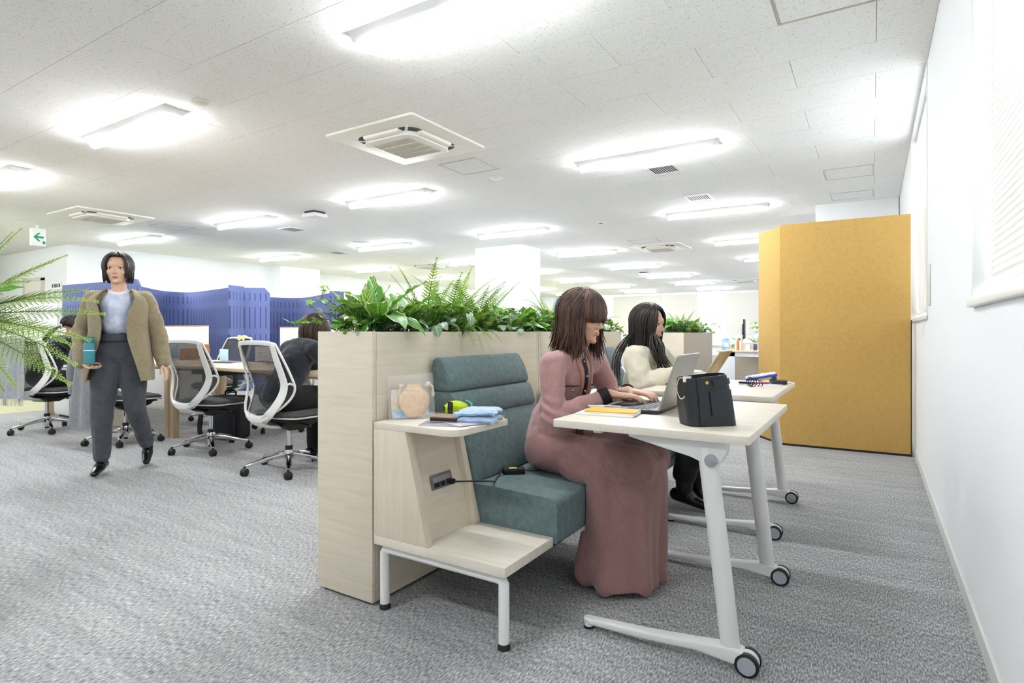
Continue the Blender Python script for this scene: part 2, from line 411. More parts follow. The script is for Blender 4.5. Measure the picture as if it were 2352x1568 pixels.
# ---- ceiling cassette air conditioners
ACW = plain('ac_white', '#e6e3da', .5); ACG = noisy('ac_grille', '#a7a292', '#bdb8aa', 8, .7, 0)
def cassette():
    t = thing('cassette_air_conditioner', '', 'air conditioner')
    h = .5
    MB().prism(rrect(-h, -h, h, h, .02, 3), -.022, 0).build('panel', ACW, t, world=False, bevel=.004)
    MB().prism(rrect(-.335, -.335, .335, .335, .12, 6), -.028, -.021).build('outlet_recess', plain('ac_dark', '#4c4c4a', .7), t, world=False)
    for k in range(4):
        M = Matrix.Rotation(k*math.pi/2, 4, 'Z')
        mb = MB(); mb.prism([(.285, -.024), (.345, -.024), (.338, -.048), (.30, -.060)], -.20, .20, 'y', M); mb.build('flap', ACW, t, world=False, bevel=.004)
        MB().prism(rrect(-.06, -.012, .06, .012, .006, 2), -.03, -.024, M=M @ Matrix.Translation((.30, .26, 0)) @ Matrix.Rotation(R(45), 4, 'Z')).build('flap_bracket', WHITEP, t, world=False)
    MB().prism(rrect(-.295, -.295, .295, .295, .13, 6), -.072, -.03).build('intake_frame', ACW, t, world=False, bevel=.008)
    gr = MB().prism(rrect(-.215, -.215, .215, .215, .01, 2), -.075, -.071).build('intake_grille', ACG, t, world=False)
    for k in range(1, 4): MB().box((-.215, -.215+k*.1075-.004, -.079), (.215, -.215+k*.1075+.004, -.075)).build('grille_rib', ACW, gr, world=False)
    fine = MB()
    for k in range(43): fine.box((-.213+k*.0100, -.213, -.0765), (-.213+k*.0100+.003, .213, -.075))
    fine.build('grille_bars', ACW, gr, world=False, kind='stuff')
    return t
AC = cassette(); first = True
for (x, y, lb) in ((-3.53, 3.90, 'large square ceiling air conditioner nearest the camera, above the planter'), (-9.63, 4.04, 'square ceiling air conditioner at the left near the exit sign'), (-3.62, 11.5, 'square ceiling air conditioner left of the yellow partition'), (-9.7, 11.6, 'square ceiling air conditioner left of the white column'), (-3.6, 20.4, 'square ceiling air conditioner farthest away near the back windows')):
    o = AC if first else copy_tree(AC); first = False; o.location = (x, y, CEILZ); tag(o, lb, 'air conditioner', 'ceiling cassette air conditioners')
# ---- vents with slats
def vent(x, y, lb, sl=True, s=.155):
    t = thing('ceiling_vent', lb, 'vent', (x, y, CEILZ), 0, 'square ceiling vents')
    fr = MB()
    for a in ((-s, -s, s, -s+.022), (-s, s-.022, s, s), (-s, -s+.022, -s+.022, s-.022), (s-.022, -s+.022, s, s-.022)): fr.box((a[0], a[1], -.008), (a[2], a[3], 0))
    fr.build('frame', WHITEP, t, world=False)
    MB().box((-s+.02, -s+.02, -.002), (s-.02, s-.02, -.0005)).build('backing', plain('vent_dark', '#5b5b62', .8), t, world=False)
    n = 11
    for k in range(n):
        xx = -s+.03+k*(2*s-.06)/(n-1)
        o = MB().box((-.006, -s+.022, -.001), (.006, s-.022, .001)).build('slat', WHITEP, t, world=False); o.location = (xx, 0, -.007); o.rotation_euler = (0, R(28), 0)
vent(-1.865, 6.02, 'slatted white ceiling vent nearer the camera, above the yellow partition side')
vent(-1.875, 7.52, 'slatted white ceiling vent behind the nearer slatted vent')
vent(-8.22, 6.27, 'small ceiling vent beside the white ceiling box', s=.17)
vent(-8.24, 7.84, 'small ceiling vent left of the third light column')
vent(-9.83, 8.67, 'small ceiling vent farthest to the left', s=.17)
# ---- access hatches: thin metal frames around a board
def hatch(x0, x1, y0, y1, lb, c_='#c9c8c0'):
    t = thing('ceiling_hatch', lb, 'hatch', ((x0+x1)/2, (y0+y1)/2, CEILZ), 0, 'ceiling access hatches')
    fm = plain('hatch_frame'+c_, c_, .5); f = .012; z0, z1 = CEILZ-.005, CEILZ+.0005
    MB().box((x0-f, y0-f, z0), (x1+f, y0, z1)).box((x0-f, y1, z0), (x1+f, y1+f, z1)).box((x0-f, y0, z0), (x0, y1, z1)).box((x1, y0, z0), (x1+f, y1, z1)).build('frame', fm, t)
    MB().box((x0+.004, y0+.004, CEILZ-.003), (x1-.004, y1-.004, CEILZ+.0005)).build('lid', BOARD, t)
hatch(-.432, .02, 3.07, 3.51, 'square ceiling hatch with a thick greige frame at the top edge', '#b9b5a6')
hatch(-.43, .005, 6.96, 7.42, 'square ceiling hatch above the yellow partition, nearer one')
hatch(-.435, .005, 8.2, 8.6, 'square ceiling hatch above the yellow partition, farther one')
hatch(-3.76, -3.32, 4.64, 5.07, 'square ceiling hatch beside the nearest air conditioner')
hatch(-9.92, -9.45, 4.83, 5.32, 'square ceiling hatch beside the left air conditioner')
hatch(-3.9, -3.4, 10.4, 10.8, 'square ceiling hatch behind the third air conditioner')
# ---- detectors, sensors, box, exit sign
o = MB().lathe([(.055, 0), (.06, -.006), (.055, -.02), (.03, -.028), (.0, -.03)][::-1], (-4.222, 2.414, CEILZ), 24).build('smoke_detector', plain('detector', '#e2ddd0', .5), smooth=True); tag(o, 'round cream smoke detector by the nearest left ceiling light', 'detector')
for x, y, lb in ((-3.598, 8.406, 'small round ceiling sensor in the middle of the ceiling'), (-3.544, 5.364, 'small flush ceiling disc behind the nearest air conditioner')):
    o = MB().lathe([(.0, -.022), (.04, -.02), (.06, -.008), (.075, 0)], (x, y, CEILZ), 20).build('ceiling_sensor', WHITEP, smooth=True); tag(o, lb, 'sensor')
    if x < -3.55: MB().lathe([(.0, -.024), (.03, -.023), (.035, -.02)], (x, y, CEILZ), 12).build('lens', DGREY, o)
for x, y, lb in ((-6.76, 5.53, 'white box hung under the ceiling on a dark plate'), (-5.6, 16.2, 'small dark plated box on the far ceiling')):
    t = thing('wireless_access_box', lb, 'ceiling box', (x, y, CEILZ))
    MB().box((x-.10, y-.10, CEILZ-.03), (x+.10, y+.10, CEILZ)).build('mount_plate', DGREY, t)
    MB().box((x-.135, y-.12, CEILZ-.085), (x+.135, y+.12, CEILZ-.03)).build('body', WHITEP, t, bevel=.012)
ex = thing('exit_sign', 'hanging white exit sign with a green left arrow', 'sign', (-11.42, 3.88, CEILZ-.33))
MB().box((-11.46, 3.785, CEILZ-.33), (-11.38, 3.975, CEILZ-.05)).build('light_box', plain('sign_box', '#f6f8f6', .4), ex, bevel=.006)
MB().box((-11.43, 3.86, CEILZ-.05), (-11.41, 3.90, CEILZ)).build('hanger', WHITEP, ex)
ya, za = 3.88, CEILZ-.19
MB().prism([(ya+q_[0]*.8, za+q_[1]*.8) for q_ in ((-.09, 0), (-.01, .085), (.03, .085), (-.03, .02), (.08, .02), (.08, -.02), (-.03, -.02), (.03, -.085), (-.01, -.085))], -11.38, -11.377, 'x').build('arrow', plain('sign_green', '#12a06a', .5), ex)
MB().prism([(ya+.05, za-.105), (ya+.085, za-.105), (ya+.085, za-.06), (ya+.05, za-.06)], -11.38, -11.377, 'x').build('running_figure_mark', plain('sign_green', '#12a06a', .5), ex)
# ================================================================ yellow partition
yp = thing('yellow_partition', 'tall mustard yellow fabric partition standing against the window wall', 'partition', (-.2, 5.6, 0))
YEL = fabric('mustard_cloth', '#c29b53', '#d2ac66', 260, .95, .25, .1)
A = (.262, 5.6); Bp = (-.69, 5.585); Cc = (-.916, 5.898); Ht = 1.94
def ypanel(a, b_, nm, zt):
    a = Vector((*a, 0)); b_ = Vector((*b_, 0)); dv = (b_-a).normalized(); n_ = Vector((-dv.y, dv.x, 0))
    if n_.y < 0: n_ = -n_
    pts = [a, b_, b_+n_*.05, a+n_*.05]
    p = MB().prism([(q.x, q.y) for q in pts], .018, zt).build(nm, YEL, yp, bevel=.003)
    MB().prism([(q.x, q.y) for q in [a+n_*.004, b_+n_*.004, b_+n_*.046, a+n_*.046]], 0, .018).build('foot_trim', BLACK, p)
ypanel(A, Bp, 'panel', Ht); ypanel((-.692, 5.587), Cc, 'panel', Ht-.012)
MB().box((.262, 5.602, 0), (.27, 5.648, Ht-.85)).build('edge_trim', BLACK, yp)
# ================================================================ planters (wood boxes)
PX0, PX1 = -1.835, -1.54
def planter(x0, x1, y0, y1, lb, side=WOOD, zt=1.0, end=WOOD, group='wooden planter boxes'):
    t = thing('planter_box', lb, 'planter', ((x0+x1)/2, (y0+y1)/2, 0), 0, group); th = .02; z0 = .012
    MB().box((x0, y0, z0), (x1-.0005, y0+th, zt)).build('end_panel', end, t, bevel=.0015)
    MB().box((x0, y1-th, z0), (x1-.0005, y1, zt)).build('end_panel', end, t, bevel=.0015)
    MB().box((x1-th, y0+th+.0006, z0), (x1, y1-th-.0006, zt-.001)).build('side_panel', side, t, bevel=.0015)
    MB().box((x0, y0+th+.0006, z0), (x0+th, y1-th-.0006, zt-.001)).build('side_panel', side, t, bevel=.0015)
    MB().box((x0+th, y0+th, zt-.06), (x1-th, y1-th, zt-.02)).build('planting_bed', SOILM, t)
    MB().box((x0+.02, y0+.02, 0), (x1-.02, y1-.02, .012)).build('plinth', BLACK, t)
    return t
planter(PX0, PX1, 1.515, 2.747, 'pale wood planter box nearest the camera, behind the first green sofa')
planter(PX0, PX1, 2.751, 3.97, 'pale wood planter box behind the second green sofa')
planter(PX0, PX1, 5.6, 6.78, 'planter box with a shade-tinted side standing beyond the seated women', WOOD_SHADED, .99)
planter(-2.85, -2.52, .15, .70, 'planter box at the left edge carrying the large fern')
# ================================================================ bench end tables with outlet
def end_table(y0, lb, first=True):
    y1 = y0+.318; t = thing('bench_end_table', lb, 'side table', (-1.25, (y0+y1)/2, 0), 0, 'bench end tables')
    MB().prism(rrect(-1.52, y0, -.96, y1, .002, 1), .238, .27).build('platform', WOODT, t, bevel=.0015)
    prof = [(-1.52, .2705), (-1.274, .2705), (-1.37, .652), (-1.52, .652)]
    for a, b_ in ((y0, y0+.036), (y1-.03, y1)): MB().prism(prof, a, b_, 'y').build('side_panel', WOODV, t, bevel=.0015)
    MB().prism([(-1.515, .2705), (-1.300, .2705), (-1.394, .640), (-1.515, .640)], y0+.0365, y1-.0305, 'y').build('front_panel', WOOD, t)
    MB().prism(rrect(-1.519, y0+.0005, -1.15, y1, (.001, .055, .004, .001), 6), .6525, .675).build('table_top', WOODT, t, bevel=.0015)
    # outlet on the slanted front
    sl = math.atan2(.094, .3695); ce = Vector((-1.343, (y0+y1)/2+.005, .455))
    M = Matrix.Translation(ce) @ Matrix.Rotation(-sl, 4, 'Y')      # local x = outward, y, z up the slope
    pl = MB().prism(rrect(-.058, -.026, .058, .026, .003, 2), .000, .004, 'x', M).build('outlet_plate', plain('outlet_grey', '#8d9093', .35, .6), t)
    MB().box((.004, -.05, -.002), (.0055, .05, .017), M).build('outlet_lid', plain('outlet_lid', '#b8babc', .3, .6), pl)
    MB().box((.0042, -.048, -.019), (.0060, -.020, -.004), M).build('socket', BLACK, pl)
    MB().box((.0042, -.012, -.019), (.0062, .012, -.004), M).build('socket', BLACK, pl)
    MB().box((.0042, .022, -.019), (.0062, .046, -.004), M).build('socket', BLACK, pl)
    # tube frame
    yf = y0+.032
    fr = MB(); r = .0175
    pts = [(-1.496, yf, .02), (-1.496, yf, .205), (-1.488, yf, .216), (-1.476, yf, .2195), (-1.005, yf, .2195), (-.993, yf, .216), (-.985, yf, .205), (-.985, yf, .02)]
    fr.tube(pts, r, 14).build('base_frame', WHITE, t, smooth=True, sharp=60)
    for x in (-1.496, -.985): MB().lathe([(.016, 0), (.02, .002), (.02, .012), (.013, .022)], (x, yf, 0), 14).build('glide', BLACK, t, smooth=True)
    MB().box((-1.45, yf-.01, .235), (-1.03, yf+.01, .2385)).build('spacer', BLACK, t)
    return ce, M
OUTC, OUTM = end_table(1.502, 'pale wood end table with outlet at the near end of the bench')
end_table(2.725, 'pale wood end table between the two green sofas')
# ================================================================ sofas
TEAL = fabric('teal_grey_cloth', '#4a5d60', '#74888a', 330, .95, .5, .15)
def sofa(y0, y1, lb):
    t = thing('sofa', lb, 'sofa', (-1.2, (y0+y1)/2, 0), 0, 'green bench sofas')
    # seat block with rounded top front edge
    prof = [(-1.50, .245), (-.952, .245), (-.946, .251)] + [(-.946-.03+.03*math.cos(R(a)), .375+.03*math.sin(R(a))) for a in (0, 22, 45, 68, 90)] + [(-1.2, .414), (-1.50, .414)]
    MB().prism(prof, y0, y1, 'y').build('seat', TEAL, t, bevel=.006, seg=2, ang=40)
    # backrest in three stitched sections
    F = [(-1.30, .416), (-1.330, .50), (-1.385, .655), (-1.420, .757), (-1.463, .872)]
    def sec(za, zb, top=False):
        pts = []
        zs = [za+(zb-za)*k/6 for k in range(7)]
        for z in zs:
            x = interp([(q[1], q[0]) for q in F], z)
            bul = .010*math.sin(math.pi*(z-za)/(zb-za))**.5 if 0 < (z-za)/(zb-za) < 1 else 0
            pts.append((x+bul, z))
        if top: pts += [(-1.470, .886), (-1.485, .895), (-1.505, .894), (-1.521, .884)]
        pts += [(-1.521, zs[-1] if not top else .86), (-1.521, za)]
        return pts
    for k, (za, zb) in enumerate(((.4165, .655), (.656, .757), (.758, .872))):
        MB().prism(sec(za, zb, k == 2), y0+.001, y1-.001, 'y').build('back_section', TEAL, t, bevel=.008 if k < 2 else .012, seg=3, ang=50)
    MB().box((-1.50, y0+.03, .205), (-1.0, y1-.03, .2445)).build('seat_base', BLACK, t)
    for yy in (y1-.06,):
        pts = [(-1.496, yy, .02), (-1.496, yy, .180), (-1.476, yy, .19), (-1.005, yy, .19), (-.985, yy, .180), (-.985, yy, .02)]
        MB().tube(pts, .0175, 12).build('base_frame', WHITE, t, smooth=True, sharp=60)
        for x in (-1.496, -.985): MB().lathe([(.016, 0), (.02, .002), (.02, .012), (.013, .022)], (x, yy, 0), 12).build('glide', BLACK, t, smooth=True)
sofa(1.822, 2.44, 'teal grey fabric sofa under the woman in pink')
sofa(3.045, 3.68, 'teal grey fabric sofa under the woman in the cream sweater')
# ================================================================ nesting tables on casters
TW = plain('table_white_leg', '#e4e5e2', .4)
def table(x0, x1, y0, y1, fy0, fy1, lb):
    t = thing('caster_table', lb, 'table', ((x0+x1)/2, (y0+y1)/2, 0), 0, 'pale top tables on casters')
    MB().prism(rrect(x0, y0, x1, y1, .012, 4), .675, .70).build('table_top', WOODT, t, bevel=.002)
    xr = x1-.012                         # caster axle side
    for fy, sgn in ((fy0, -1), (fy1, 1)):
        # foot beam: low at the glide, thicker at the caster
        fx0, fx1 = xr-.505, xr-.02
        top = [(fx0, .036), (fx0+.20, .047), (fx0+.36, .062), (fx1-.02, .075), (fx1+.012, .066)]
        bot = [(fx1+.012, .028), (fx1-.03, .022), (fx0+.30, .032), (fx0+.05, .018), (fx0, .012)]
        wd = interp
        vs = []; mb = MB(); P = [(a[0], a[1], b_[1]) for a, b_ in zip(top, bot[::-1])]
        pts = []
        for x, zt, zb in P:
            hw = lerp(.018, .026, (x-fx0)/(fx1-fx0)); pts.append((x, hw, zt, zb))
        for x, hw, zt, zb in pts: vs += [(x, fy-hw, zb+.004), (x, fy+hw, zb+.004), (x, fy+hw, zt), (x, fy-hw, zt)]
        fs = [(i*4+k, i*4+(k+1) % 4, (i+1)*4+(k+1) % 4, (i+1)*4+k) for i in range(len(pts)-1) for k in range(4)] + [(3,2,1,0), tuple(len(vs)-4+k for k in range(4))]
        mb.add(vs, fs); ft = mb.build('foot', TW, t, bevel=.007, seg=3, ang=20, smooth=True)
        MB().lathe([(.018, .02), (.018, .033), (.015, .0365), (.0, .037)], (fx0, fy, 0), 16).lathe([(.016, .008), (.016, .03)], (fx0, fy, 0), 16).build('foot_tip', TW, ft, smooth=True)
        MB().lathe([(.015, 0), (.018, .002), (.018, .009)], (fx0, fy, 0), 16).build('glide', BLACK, ft, smooth=True)
        # caster: two wheels either side of a hood
        cx = xr
        for s2 in (-1, 1):
            a = (cx, fy+s2*.010, .034); b_ = (cx, fy+s2*.027, .034)
            wl = MB().lathe([(.030, -.0085), (.034, -.006), (.034, .006), (.030, .0085)], n=24, M=Matrix.Translation((cx, fy+s2*.0195, .034)) @ Matrix.Rotation(R(90), 4, 'X')).build('wheel', BLACK, t, smooth=True)
            MB().lathe([(.0255, -.0095), (.0255, .0095)], n=24, M=Matrix.Translation((cx, fy+s2*.0195, .034)) @ Matrix.Rotation(R(90), 4, 'X')).build('hub', plain('caster_hub', '#a9adb6', .4), wl, smooth=True)
        MB().lathe([(.031, -.009), (.031, .009)], n=20, M=Matrix.Translation((cx, fy, .037)) @ Matrix.Rotation(R(90), 4, 'X')).build('caster_hood', TW, t, smooth=True)
        # leaning leg, flattened tube
        mb = MB(); mb.tube([(xr-.048, fy, .058), (xr-.075, fy, .30), (xr-.118, fy, .655)], [.028, .0285, .0285], 20, flat=.82)
        mb.build('leg', TW, t, smooth=True, sharp=60)
        # bracket under the top
        mb = MB(); mb.prism([(xr-.36, .674), (xr-.36, .662), (xr-.16, .618), (xr-.115, .600), (xr-.075, .606), (xr-.055, .64), (xr-.055, .674)], fy-.02, fy+.02, 'y')
        br = mb.build('top_bracket', TW, t, bevel=.005)
        MB().lathe([(.019, -.0015), (.019, .0015), (.018, .0022), (0, .0023)], n=24, M=Matrix.Translation((xr-.100, fy-.0236-.001, .615)) @ Matrix.Rotation(R(90), 4, 'X')).build('pivot_badge', plain('badge_grey', '#9a9ea3', .5), br, smooth=True)
    MB().box((xr-.13, fy0+.02, .63), (xr-.09, fy1-.02, .665)).build('cross_beam', TW, t, bevel=.004)
    MB().box((x0+.12, fy0+.02, .655), (x0+.15, fy1-.02, .6745)).build('cross_beam', TW, t, bevel=.003)
table(-.928, -.296, 1.75, 2.625, 1.80, 2.51, 'pale wood table on white caster legs nearest the camera')
table(-1.02, -.386, 2.87, 3.785, 3.04, 3.73, 'pale wood caster table in front of the woman in the cream sweater')
# ================================================================ things on the near table
def slab(name, label, cat, pts, z0, z1, mat_, bevel=.0008, group=None):
    o = MB().prism(pts, z0, z1).build(name, mat_, bevel=bevel); return tag(o, label, cat, group)
def rot_rect(cx, cy, w, h, ang):
    c_, s_ = math.cos(ang), math.sin(ang)
    return [(cx+a*c_-b_*s_, cy+a*s_+b_*c_) for a, b_ in ((-w/2,-h/2),(w/2,-h/2),(w/2,h/2),(-w/2,h/2))]
TZ = .7002
def laptop(cx, cy, lid_ang, lb, cover, deck, width=.31, depth=.212, h=.214, rz=0, loc=None):
    # cx,cy hinge centre; keyboard extends to -X from the hinge, lid leans to +X
    t = thing('laptop', lb, 'laptop', (cx, cy, TZ), rz)
    hw = width/2
    bs = MB().prism(rrect(-depth, -hw, 0, hw, .008, 3), .003, .015).build('base', deck, t, world=False, bevel=.002)
    ky = MB(); nr, nc = 5, 14
    for r_ in range(nr):
        for c_ in range(nc):
            x = -.035-r_*.0185; y = -hw+.02+c_*(width-.04)/nc
            ky.box((x-.0155, y, .015), (x, y+(width-.04)/nc-.0028, .0162))
    ky.build('keys', plain('keycaps', '#5d5f6b', .5), bs, world=False, kind='stuff')
    MB().box((-depth+.018, -.045, .0150), (-.135, .055, .0156)).build('touchpad', plain('touchpad', '#3b3c44', .35), bs, world=False)
    M = Matrix.Translation((.0, 0, .013)) @ Matrix.Rotation(lid_ang, 4, 'Y')   # local z up the lid
    ld = MB().prism(rrect(-hw, 0, hw, h, .008, 3), -.003, .003, 'x', M).build('lid', cover, t, world=False, bevel=.0015)
    MB().prism(rrect(-hw+.006, .012, hw-.006, h-.006, .003, 2), -.0036, -.0031, 'x', M).build('screen', plain('screen_dark', '#16181d', .1), ld, world=False)
    for yy in (-hw*.7, hw*.7): MB().cyl((0, yy-.012, .013), (0, yy+.012, .013), .005, 10).build('hinge', DGREY, t, world=False, smooth=True)
    for xx in (-.02, -depth+.02):
        for yy in (-hw+.03, hw-.03): MB().lathe([(.006, 0), (.006, .003)], (xx, yy, 0), 10).build('rubber_foot', BLACK, t, world=False)
    return t
laptop(-.652, 2.195, R(19), 'open laptop with a silver grey lid in front of the woman in pink', plain('lid_silver', '#a7a69f', .35, .6), plain('deck_dark', '#2b2b33', .4))
# notebooks and pen
nb = slab('notebook', 'white notebook lying under the yellow pad at the table edge', 'notebook', rot_rect(-.815, 1.985, .21, .155, R(6)), TZ, TZ+.006, plain('paper_white', '#efeeea', .7))
n2 = slab('notepad', 'white ring notepad stacked under the yellow pad', 'notepad', rot_rect(-.805, 2.0, .19, .15, R(8)), TZ+.0062, TZ+.010, plain('paper_cream', '#f3f0e6', .7))
n3 = slab('notepad', 'yellow covered spiral pad on top of the white notebooks', 'notepad', rot_rect(-.805, 1.985, .18, .115, R(10)), TZ+.0102, TZ+.0150, plain('yellow_cover', '#e9b440', .55))
sp = MB()
for k in range(15):
    ang = R(10); bx, by = -.805+.092*math.cos(ang), 1.985+.092*math.sin(ang); q = -.052+k*.0074
    ctr = Vector((bx-q*math.sin(ang), by+q*math.cos(ang), TZ+.0125)); ring = [ctr+Vector((math.cos(ang)*.005*math.cos(R(a)), math.sin(ang)*.005*math.cos(R(a)), .0045*math.sin(R(a)))) for a in range(0, 361, 45)]
    sp.tube(ring, .0006, 4)
sp.build('spiral_binding', plain('wire_white', '#e8e8e8', .3), n3, kind='stuff')
pn = thing('pen', 'clear ballpoint pen lying across the notebooks', 'pen', (-.86, 2.065, TZ+.0145), R(12))
MB().cyl((-.07, 0, 0), (.055, 0, 0), .0042, 10).build('barrel', plain('pen_clear', '#dfe3ea', .15), pn, world=False, smooth=True)
MB().tube([(.055, 0, 0), (.068, 0, 0)], [.0038, .001], 10).build('tip', plain('pen_metal', '#9a8f6a', .3, .8), pn, world=False, smooth=True)
MB().box((-.068, -.0015, .004), (-.035, .0015, .0062)).build('clip', DGREY, pn, world=False)
# black leather bucket bag
bag = thing('leather_bag', 'black leather bucket bag standing on the nearest table', 'bag', (-.452, 1.925, TZ), YAW+R(8))
LEA = noisy('black_leather', '#1d2024', '#272a2f', 260, .42, .25)
def bagf(u, v, grow=0):
    a = 2*math.pi*u; ca, sa = math.cos(a), math.sin(a)
    e = 4.2; q = (abs(ca)**e+abs(sa)**e)**(-1/e)
    hw = lerp(.083, .073, v)+grow; hd = lerp(.052, .046, v)+grow
    lean = -.022*v
    bulge = 1+.05*math.sin(math.pi*v)+.012*math.sin(5*a+3*v)
    return (ca*q*hw*bulge+lean, sa*q*hd*bulge, .002+.155*v+.008*v*ca)
bm_ = MB(); N = 48; NV = 14
for j in range(NV+1):
    for k in range(N): bm_.v.append(Vector(bagf(k/N, j/NV)))
for j in range(NV):
    for k in range(N): bm_.f.append([j*N+k, j*N+(k+1) % N, (j+1)*N+(k+1) % N, (j+1)*N+k]); bm_.mi.append(0)
bm_.f.append(list(range(N))[::-1]); bm_.mi.append(0)
# inner wall
b0 = len(bm_.v)
for j in range(NV+1):
    for k in range(N): bm_.v.append(Vector(bagf(k/N, 1-j/NV*.6, -.003)))
for j in range(NV):
    for k in range(N): bm_.f.append([b0+j*N+k, b0+j*N+(k+1) % N, b0+(j+1)*N+(k+1) % N, b0+(j+1)*N+k]); bm_.mi.append(0)
for k in range(N): bm_.f.append([NV*N+k, NV*N+(k+1) % N, b0+(k+1) % N, b0+k]); bm_.mi.append(0)
bm_.f.append([b0+NV*N+k for k in range(N)]); bm_.mi.append(0)
body = bm_.build('body', LEA, bag, smooth=True, world=False, sharp=55)
def onbag(x, z):           # a point on the camera-facing side
    lo, hi = .5, 1.0
    v_ = (z-.002)/.155; best = min((abs(bagf(u_/400, v_)[0]-x), u_) for u_ in range(200, 400))[1]
    return Vector(bagf(best/400, v_, .0008))
def patch(x0, x1, z0, z1, t_, nm, par, mat_, shear=0):
    mb = MB(); mb.grid(lambda u, v: onbag(lerp(x0, x1, u)+shear*v, lerp(z0, z1, v))+Vector((0, -t_, 0)), 8, 8, thick=-t_)
    return mb.build(nm, mat_, par, smooth=True, world=False, sharp=60)
LEA2 = noisy('black_leather_pocket', '#23262b', '#2d3036', 260, .5, .25)
patch(-.012, .062, .035, .112, .0022, 'front_pocket', bag, LEA2, -.008)
patch(-.008, .055, .129, .146, .003, 'handle_strap', bag, LEA, -.004)
patch(-.0515, -.049, .006, .150, .0012, 'seam', bag, plain('seam_black', '#08090a', .6), -.01)
st = MB().lathe([(.0, .003), (.005, .0025), (.006, 0)], n=14, M=Matrix.Translation(onbag(-.028, .139)+Vector((0, -.001, 0))) @ Matrix.Rotation(R(90), 4, 'X')).build('gold_stud', plain('brass', '#e6b64a', .25, .9), bag, smooth=True, world=False)
ch = bez([(-.090, -.03, .152), (-.112, -.03, .150), (-.118, -.03, .115), (-.106, -.03, .088), (-.092, -.03, .095), (-.086, -.03, .12)], 9)
cb = MB()
for p in ch[::1]: cb.lathe([(0, -.0017), (.0012, -.0012), (.0017, 0), (.0012, .0012), (0, .0017)], p, 6)
cb.build('bead_chain', plain('pearl', '#e9e2d0', .3), bag, world=False, smooth=True, kind='stuff')
MB().box((-.098, -.034, .140), (-.072, -.030, .158), Matrix.Rotation(R(0), 4, 'Z')).build('white_tag', plain('paper_white', '#efeeea', .7), bag, world=False)
# ================================================================ things on the second table
laptop(-.795, 3.34, R(32), 'open laptop with a bronze grey lid in front of the woman in the cream sweater', plain('lid_bronze', '#b39a6c', .35, .6), plain('deck_dark', '#2b2b33', .4), .31, .21, .21)
cal = thing('desk_calculator', 'blue desk calculator with a white key face tilted on papers', 'calculator', (-.545, 3.62, TZ+.013), R(14))
Mc = Matrix.Rotation(R(-12), 4, 'Y')
MB().prism(rrect(-.085, -.055, .085, .055, .012, 4), .018, .030, M=Mc).build('case', plain('calc_blue', '#3355b4', .4), cal, world=False, bevel=.003)
MB().prism(rrect(-.080, -.05, .080, .05, .01, 4), .030, .036, M=Mc).build('face', plain('calc_white', '#eef0f4', .4), cal, world=False, bevel=.0015)
MB().prism(rrect(.045, -.04, .072, .04, .002, 2), .036, .0372, M=Mc).build('display', plain('calc_display', '#a9b3a6', .2), cal, world=False)
for i in range(4):
    for j in range(5): MB().prism(rrect(-.074+i*.026, -.044+j*.018, -.054+i*.026, -.032+j*.018, .002, 1), .036, .0395, M=Mc).build('key', plain('calc_key', '#d6dbe6', .5), cal, world=False)
MB().box((.055, -.045, .000), (.075, .045, .029)).build('rear_foot', plain('calc_blue', '#3355b4', .4), cal, world=False)
slab('paper_sheet', 'printed white sheets lying under the blue calculator', 'paper', rot_rect(-.565, 3.6, .21, .29, R(12)), TZ, TZ+.0025, plain('paper_bluish', '#eceef6', .7), 0)
slab('paper_sheet', 'white sheet at the table corner under the black wallet', 'paper', rot_rect(-.485, 3.66, .15, .2, R(-8)), TZ+.0027, TZ+.0045, plain('paper_bluish', '#eceef6', .7), 0)
slab('pen_case', 'dark flat pen case beside the blue calculator', 'pen case', rot_rect(-.60, 3.50, .03, .10, R(70)), TZ+.0027, TZ+.014, plain('case_dark', '#3a2c38', .6), .004)
for k, (x, y, a, c_, lb) in enumerate(((-.53, 3.50, 40, '#c33a3a', 'red pen on the papers by the calculator'), (-.505, 3.53, 35, '#6d5fb0', 'violet pen on the papers by the calculator'))):
    p = thing('pen', lb, 'pen', (x, y, TZ+.009), R(a)); MB().cyl((-.06, 0, 0), (.05, 0, 0), .004, 8).build('barrel', plain('pen'+c_, c_, .3), p, world=False, smooth=True); MB().tube([(.05, 0, 0), (.062, 0, 0)], [.0036, .001], 8).build('tip', CHROME, p, world=False, smooth=True)
wl = thing('folded_wallet', 'black folded wallet at the corner of the second table', 'wallet', (-.455, 3.60, TZ+.0047), R(10))
MB().prism(rrect(-.045, -.05, .045, .05, .006, 3), 0, .009).build('lower_half', LEA, wl, world=False, bevel=.003)
MB().prism(rrect(-.045, -.05, .045, .05, .006, 3), .0095, .019).build('upper_half', noisy('wallet_olive', '#3a3526', '#4b4431', 120, .45, .2), wl, world=False, bevel=.003)
cb = MB(); random.seed(5)
for k in range(4):
    r_ = .026+.004*k; ctr = Vector((-.56+.01*k, 3.34+.012*k, TZ+.028-.005*k))
    cb.tube([ctr+Vector((r_*math.cos(R(a))*.6, r_*math.cos(R(a))*.6, r_*math.sin(R(a))*(.9-.1*k))) for a in range(0, 361, 24)], .0022, 6)
o = cb.build('coiled_cable', BLACK, smooth=True); tag(o, 'coiled black cable standing behind the leather bag', 'cable')
cup = thing('drink_cup', 'clear lidded drink cup with a pale straw on the second table', 'cup', (-.775, 2.985, TZ))
CLR = plain('clear_plastic', '#f4f6f8', .08, Alpha=.3)
MB().lathe([(.030, 0), (.032, .002), (.043, .09), (.0415, .09), (.031, .004), (0, .004)], n=24).build('cup_body', CLR, cup, world=False, smooth=True)
MB().lathe([(.0, .0045), (.031, .0045), (.039, .07), (0, .07)], n=20).build('drink', plain('milk_tea', '#d8b49a', .3), cup, world=False, smooth=True)
